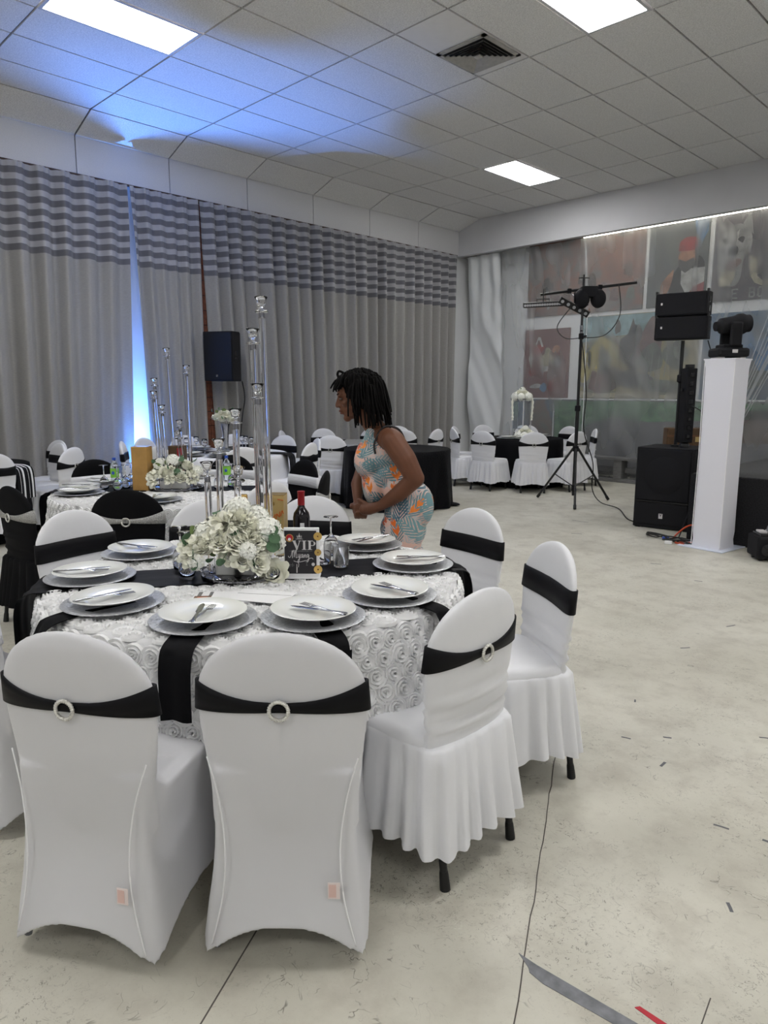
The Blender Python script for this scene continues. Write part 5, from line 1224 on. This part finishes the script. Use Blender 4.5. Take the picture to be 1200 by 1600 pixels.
# road case and suitcase behind the subwoofer
rc = thing('road_case', 'black case under the brown suitcase behind the subwoofer', 'case', (5.0, 5.0, 0), rad(20))
MB().box((0, 0, .38), (.7, .5, .76), bev=.01).build('body', 'black_matte', rc, smooth=False); MB().box((0, 0, .765), (.7, .5, .02)).build('lid', 'black_metal', rc, smooth=False)
su = thing('suitcase', 'small brown suitcase seen behind the LED batten', 'suitcase', (5.02, 4.93, .777), rad(40))
MB().box((0, 0, .15), (.48, .18, .29), bev=.015).build('shell', 'suitcase', su, smooth=False)
for z in (.075, .2): MB().box((0, -.092, z), (.48, .004, .02)).build('strap', 'brown_ink', su, smooth=False)
MB().box((.12, -.093, .16), (.06, .004, .06)).build('sticker', 'gold_card', su, smooth=False)
# stage
st = thing('stage', 'low stage platform covered in charcoal carpet', 'stage', (8.4, 5.2, 0))
MB().box((0, 0, .34), (5.44, 3.4, .68), bev=.012).build('platform', 'carpet', st, smooth=False)
MB().box((0, 0, .683), (5.4, 3.36, .006)).build('top_carpet', mat('stage_top_carpet', (.06, .06, .06), .95, bump=.5, bump_scale=120, noise_amt=.3, noise_scale=60), st, smooth=False)
# white column
ca = atan2(-.127, .99)
cc = Vector((6.149, 3.132, 0)) + Vector((-.99, .127, 0))*.145 + Vector((.127, .99, 0))*.145
cl = thing('column_stand', 'tall white spandex-covered column holding the moving head light', 'column', (cc.x, cc.y, .012), ca)
mb = MB(); rings = []
for i in range(25):
    s_ = i/24; z = 1.785*s_; k = .145 - .006*sin(pi*s_) + (.006*sin(z*150) if z < .10 else 0) + .01*max(0, (s_ - .97)/.03)
    rings.append([Vector((x, y, z)) for x, y, a in rrect(k, -k, k, 48, .12)])
mb.loft(rings); mb.build('cover', 'column', cl, angle=50)
for sx in (-1, 1): MB().tube([(sx*.143, -.146, .02), (sx*.137, -.141, .9), (sx*.144, -.147, 1.76)], .0035, 6).build('seam', 'seam', cl)
MB().box((0, 0, 1.79), (.31, .31, .012), bev=.003).build('top_plate', 'column', cl, smooth=False)
bp = tag(MB().box((0, 0, 0), (.46, .46, .012), bev=.004).build('base_board', 'plate_white', smooth=False), 'white square board under the tall white column', 'board'); bp.location = (cc.x - .02, cc.y + .02, .006); bp.rotation_euler = (0, 0, ca)
mh = thing('moving_head', 'black moving head stage light on the white column', 'stage light', (cc.x, cc.y, 1.809), rad(48))
MB().box((0, 0, .055), (.30, .22, .085), bev=.025).build('base', 'black_matte', mh, smooth=False); MB().box((0, -.113, .065), (.05, .004, .03)).build('badge', 'silver_ink', mh, smooth=False)
for x in (-.1, .1): MB().box((x, 0, .007), (.05, .16, .014)).build('foot', 'silver_ink', mh, smooth=False)
MB().box((0, 0, .11), (.18, .17, .04), bev=.012).build('neck', 'black_matte', mh, smooth=False)
for y in (-.09, .09): MB().box((.01, y, .22), (.11, .035, .22), bev=.015).build('yoke_arm', 'black_matte', mh, smooth=False)
mb = MB(); R = Ry(rad(90)) @ Rx(0)
mb.lathe([(0, -.17), (.042, -.17), (.046, -.14), (.07, -.12), (.078, -.02), (.082, .02), (.095, .05), (.095, .09), (.08, .12), (.08, .15), (0, .15)], 28, (.02, 0, .31), Ry(rad(84))); mb.build('head', 'black_matte', mh)
MB().lathe([(.0, .151), (.065, .151), (.065, .156), (0, .156)], 24, (.02, 0, .31), Ry(rad(84))).build('lens', 'gloss_black', mh)
# fog machine
fg = thing('fog_machine', 'black fog machine with handle at the right edge of the floor', 'machine', (6.60, 3.16, 0), rad(38))
MB().box((0, 0, .125), (.36, .26, .20), bev=.02).build('body', 'black_matte', fg, smooth=False); MB().box((-.04, .0, .235), (.22, .2, .03), bev=.01).build('tank_lid', 'gloss_black', fg, smooth=False)
MB().tube(catmull([(-.06, 0, .23), (-.05, 0, .31), (.03, 0, .34), (.1, 0, .31), (.11, 0, .22)], 5), .011, 8).build('handle', 'grey_tape', fg)
MB().lathe([(0, 0), (.05, 0), (.055, .012), (.02, .016), (.018, .004), (0, .004)], 24, (-.10, -.131, .11), Rx(pi/2)).build('nozzle', 'gloss_black', fg)
mb = MB(); mb.poly([(.0, -.1315, .07), (.08, -.1315, .07), (.04, -.1315, .14)], .001, Vector((0, -1, 0))); tr = mb.build('warning_triangle', 'grey_ink', fg, smooth=False)
mb = MB(); mb.poly([(.012, -.1328, .077), (.068, -.1328, .077), (.04, -.1328, .127)], .0006, Vector((0, -1, 0))); mb.build('triangle_centre', 'print_dark', tr, smooth=False); mb = MB(); mb.box((.04, -.1338, .1), (.006, .001, .02)); mb.box((.04, -.1338, .084), (.006, .001, .006)); mb.build('triangle_mark', 'grey_ink', tr, smooth=False)
MB().box((.10, -.132, .175), (.05, .002, .025)).build('label', 'silver_ink', fg, smooth=False)
for x in (-.11, -.03): MB().box((x, .0, .25), (.06, .1, .03)).build('buckle', 'silver_ink', fg, smooth=False)
for x in (-.13, .13):
    for y in (-.08, .08): MB().box((x, y, .013), (.03, .03, .026)).build('foot', 'rubber', fg, smooth=False)
# cables on the floor by the subwoofer
random.seed(3)
def coil(cx, cy, r, n, m, label, z=.012, rr=.007):
    pts = []
    for k in range(n*8): a = 2*pi*k/8 + .3*random.random(); q = r*(.6 + .6*random.random()); pts.append((cx + q*cos(a)*1.4, cy + q*sin(a)*.8, z + .012*(k/8) * (k % 3 > 0)))
    return cable(pts, rr, m, label, 'cable_coil', 5)
coil(5.42, 3.38, .10, 2, 'rubber', 'small loop of black cable on the floor before the subwoofer')
coil(5.74, 3.27, .12, 3, 'rubber', 'tangle of black cable beside the white column')
cable([(5.60, 3.36, .01), (5.66, 3.42, .10), (5.74, 3.42, .16), (5.82, 3.36, .17), (5.86, 3.32, .10), (5.84, 3.29, .02), (5.7, 3.2, .012), (5.8, 3.16, .012)], .009, 'orange_cord', 'orange extension cord looping over the black cables', 'extension_cord')
tag(MB().box((5.56, 3.28, .02), (.06, .035, .035), Rz(.5), bev=.006).build('cable_plug', 'blue_plug', smooth=False), 'blue cable plug on the floor by the subwoofer', 'plug')
tag(MB().box((5.66, 3.12, .017), (.07, .045, .032), Rz(.3), bev=.006).build('cable_plug', 'white_label', smooth=False), 'white plug lying alone on the floor before the column', 'plug')
cable([(5.48, 4.2, 2.05), (5.62, 4.2, 1.6), (5.64, 4.1, 1.2), (5.6, 4.0, .92), (5.62, 3.95, .6), (5.64, 3.42, .02)], .007, 'rubber', 'black cable hanging from the line array beside the column')
cable([(5.45, 3.99, 1.35), (5.56, 3.99, 1.28), (5.58, 4.0, 1.1), (5.6, 4.0, .95)], .006, 'rubber', 'short black cable from the LED batten')

# ------------------------------------------------------------------ the woman
def remesh(mb, name, voxel, smooth_it, m, parent):
    me = mb.mesh(name + '_src', False, True); o = bpy.data.objects.new(name + '_src', me); COL.objects.link(o)
    r = o.modifiers.new('r', 'REMESH'); r.mode = 'VOXEL'; r.voxel_size = voxel; r.use_smooth_shade = True
    s_ = o.modifiers.new('s', 'SMOOTH'); s_.factor = .5; s_.iterations = smooth_it
    dg = bpy.context.evaluated_depsgraph_get(); me2 = bpy.data.meshes.new_from_object(o.evaluated_get(dg)); bpy.data.objects.remove(o)
    me2.polygons.foreach_set('use_smooth', [True]*len(me2.polygons)); me2.materials.clear()
    return obj(name, me2, m, parent)
wo = thing('person', 'person in pink palm-print dress leaning over with clasped hands', 'person', (5.77, -.90, 0), rad(135))
B = MB()
def limb(pts):
    for (p, r), (q, s_) in zip(pts[:-1], pts[1:]): B.cap(p, r, q, s_)
torso = [((0, -.06, .87), (.165, .135, .13)), ((0, .0, .97), (.145, .115, .12)), ((0, .05, 1.06), (.135, .105, .12)), ((0, .09, 1.16), (.15, .115, .12)), ((0, .075, 1.235), (.15, .085, .07))]
for c, r in torso: B.ell(c, r)
for sx in (-1, 1):
    B.ell((sx*.07, -.10, .86), (.095, .09, .11)); B.ell((sx*.068, .175, 1.12), (.068, .068, .075))
    limb([((sx*.085, -.03, .84), .098), ((sx*.085, .02, .48), .058), ((sx*.085, -.01, .32), .055), ((sx*.085, -.04, .09), .036)])
    B.cap((sx*.085, -.06, .045), .036, (sx*.09, .13, .025), .024); 
    B.cap((sx*.05, .09, 1.245), .06, (sx*.165, .045, 1.24), .062)
limb([((-.185, .035, 1.235), .064), ((-.225, -.03, 1.14), .062), ((-.235, -.085, 1.04), .05), ((-.20, .0, .955), .046), ((-.13, .10, .875), .029)])
limb([((.185, .055, 1.235), .062), ((.215, .14, 1.14), .058), ((.215, .20, 1.05), .047), ((.13, .235, .96), .042), ((.045, .235, .895), .028)])
limb([((0, .10, 1.25), .064), ((0, .15, 1.32), .055), ((0, .20, 1.385), .056)])
# hands: near hand closes over the far one
B.cap((-.13, .10, .875), .028, (-.095, .165, .850), .034); B.ell((-.085, .18, .848), (.026, .046, .034), Rz(rad(30)))
for k in range(4):
    z0_ = .872 - .017*k; L = (.9, 1, .97, .8)[k]
    limb([((-.073, .205, z0_), .0105), ((-.055, .205 + .035*L, z0_ - .006), .0095), ((-.025, .205 + .05*L, z0_ - .014), .0088), ((.0, .205 + .038*L, z0_ - .022), .008)])
limb([((-.098, .175, .878), .012), ((-.075, .215, .897), .011), ((-.045, .232, .893), .0095)])
B.cap((.045, .235, .895), .027, (.0, .222, .845), .032); B.ell((-.012, .215, .835), (.026, .044, .034))
for k in range(4):
    y0_ = .246 - .019*k; L = (.85, 1, .95, .8)[k]
    limb([((-.02, y0_, .815), .0105), ((-.045, y0_ - .003, .800 - .008*L), .0095), ((-.07, y0_ - .005, .808), .0088), ((-.082, y0_ - .008, .826), .008)])
limb([((.012, .25, .86), .012), ((-.02, .268, .862), .0105), ((-.045, .268, .852), .0095)])
# head
HR = Rx(rad(-14)); HCN = Vector((0, .245, 1.47))
def hp(x, y, z): return HCN + HR @ Vector((x, y, z))
B.ell(hp(0, -.012, .02), (.076, .096, .100), HR); B.ell(hp(0, .03, -.045), (.058, .062, .075), HR); B.ell(hp(0, .07, -.105), (.026, .024, .022), HR)
B.ell(hp(0, .072, .035), (.055, .022, .03), HR)
B.cap(hp(0, .088, .015), .010, hp(0, .108, -.025), .0135); 
for sx in (-1, 1):
    B.ell(hp(sx*.013, .098, -.03), (.010, .011, .008), HR); B.ell(hp(sx*.042, .06, -.02), (.022, .022, .018), HR); B.ell(hp(sx*.073, -.005, -.005), (.010, .02, .032), HR)
    B.ell(hp(sx*.033, .084, .024), (.018, .010, .007), HR)
B.cap(hp(-.014, .096, -.056), .0085, hp(.014, .096, -.056), .0085); B.cap(hp(-.013, .092, -.071), .0088, hp(.013, .092, -.071), .0088)
body = remesh(B, 'body', .0055, 5, 'skin', wo)
mb = MB(); mb.cap(hp(-.016, .1005, -.057), .006, hp(.016, .1005, -.057), .006); mb.cap(hp(-.014, .096, -.071), .0065, hp(.014, .096, -.071), .0065); mb.build('lips', 'lip', wo)
for sx in (-1, 1):
    e = MB().ell(hp(sx*.033, .0765, .006), (.012, .010, .006), HR).build('eye', 'eye', wo); MB().ell(hp(sx*.033, .0845, .005), (.005, .004, .005), HR).build('iris', 'iris', e)
    MB().cap(hp(sx*.018, .093, .034), .0035, hp(sx*.05, .082, .036), .0025).build('eyebrow', 'hair', wo)
# dress
B = MB(); g = .009
for c, r in torso[:4]: B.ell(c, tuple(q + g for q in r))
for sx in (-1, 1):
    B.ell((sx*.07, -.10, .86), (.105, .10, .13)); B.ell((sx*.062, .172, 1.115), (.082, .080, .095)); 
    B.cap((sx*.075, -.04, .84), .118, (sx*.065, -.015, .60), .112); B.cap((sx*.06, .15, 1.18), .05, (sx*.035, .155, 1.265), .035)
B.ell((0, .125, 1.0), (.125, .085, .16)); B.ell((0, .15, 1.12), (.11, .10, .13)); B.ell((0, -.03, .72), (.17, .135, .13)); B.ell((0, -.025, .60), (.165, .125, .03))
B.cap((-.03, .15, 1.275), .034, (.03, .15, 1.275), .034); B.ell((0, .14, 1.23), (.075, .06, .06))
remesh(B, 'dress', .008, 6, 'dress', wo)
MB().tube(catmull([(-.165, .13, 1.165), (-.15, .135, 1.22), (-.125, .10, 1.292), (-.115, .06, 1.312), (-.11, .0, 1.292), (-.10, -.035, 1.22), (-.09, -.045, 1.12)], 6), .006, 6).build('strap', 'strap', wo)
# hair: cap plus many short twists
rnd = random.Random(8); H = MB(); H.ell(hp(0, -.035, .035), (.094, .105, .104), HR)
H.ell(hp(0, -.075, -.03), (.088, .075, .10), HR)
for k in range(420):
    a = rnd.random()*2*pi; zc = rnd.uniform(-.15, 1); q = sqrt(1 - zc*zc); d = Vector((q*cos(a), q*sin(a), zc))
    if d.y > .30 and d.z < .62: continue
    if d.y > .0 and d.z < .15: continue
    root = Vector((d.x*.088, -.03 + d.y*.105, .03 + d.z*.10)); out = Vector((d.x, d.y, 0))
    front = d.y > .35
    L = rnd.uniform(.045, .075) if front else rnd.uniform(.15, .24) if d.y < .1 else rnd.uniform(.12, .17)
    sp_ = .025 + .02*rnd.random(); w0 = HR @ root + HCN; ow = HR @ out
    p1 = w0 + Vector((ow.x, ow.y, 0))*sp_ + Vector((0, 0, .018*max(0, d.z))); p2 = p1 + Vector((ow.x*.03, ow.y*.03, -L*.5)); p3 = p2 + Vector((ow.x*.004 + rnd.uniform(-.015, .015), ow.y*.004 + rnd.uniform(-.015, .015) - (.0 if front else .012), -L*.5))
    if p3.z < 1.295: p3.z = 1.295 + .02*rnd.random()
    H.tube(catmull([w0, p1, p2, p3], 3), [.0075*(1 - .045*i) for i in range(10)], 5)
H.tube(catmull([hp(0, .02, .13), hp(.0, .05, .155), hp(0, .065, .14), hp(0, .06, .115)], 4), .007, 6)
H.build('hair', 'hair', wo, angle=180, normals=False)
# shoes
for sx in (-1, 1): MB().box((sx*.0875, .035, .012), (.08, .25, .022), bev=.008).build('sandal', 'strap', wo, smooth=False)
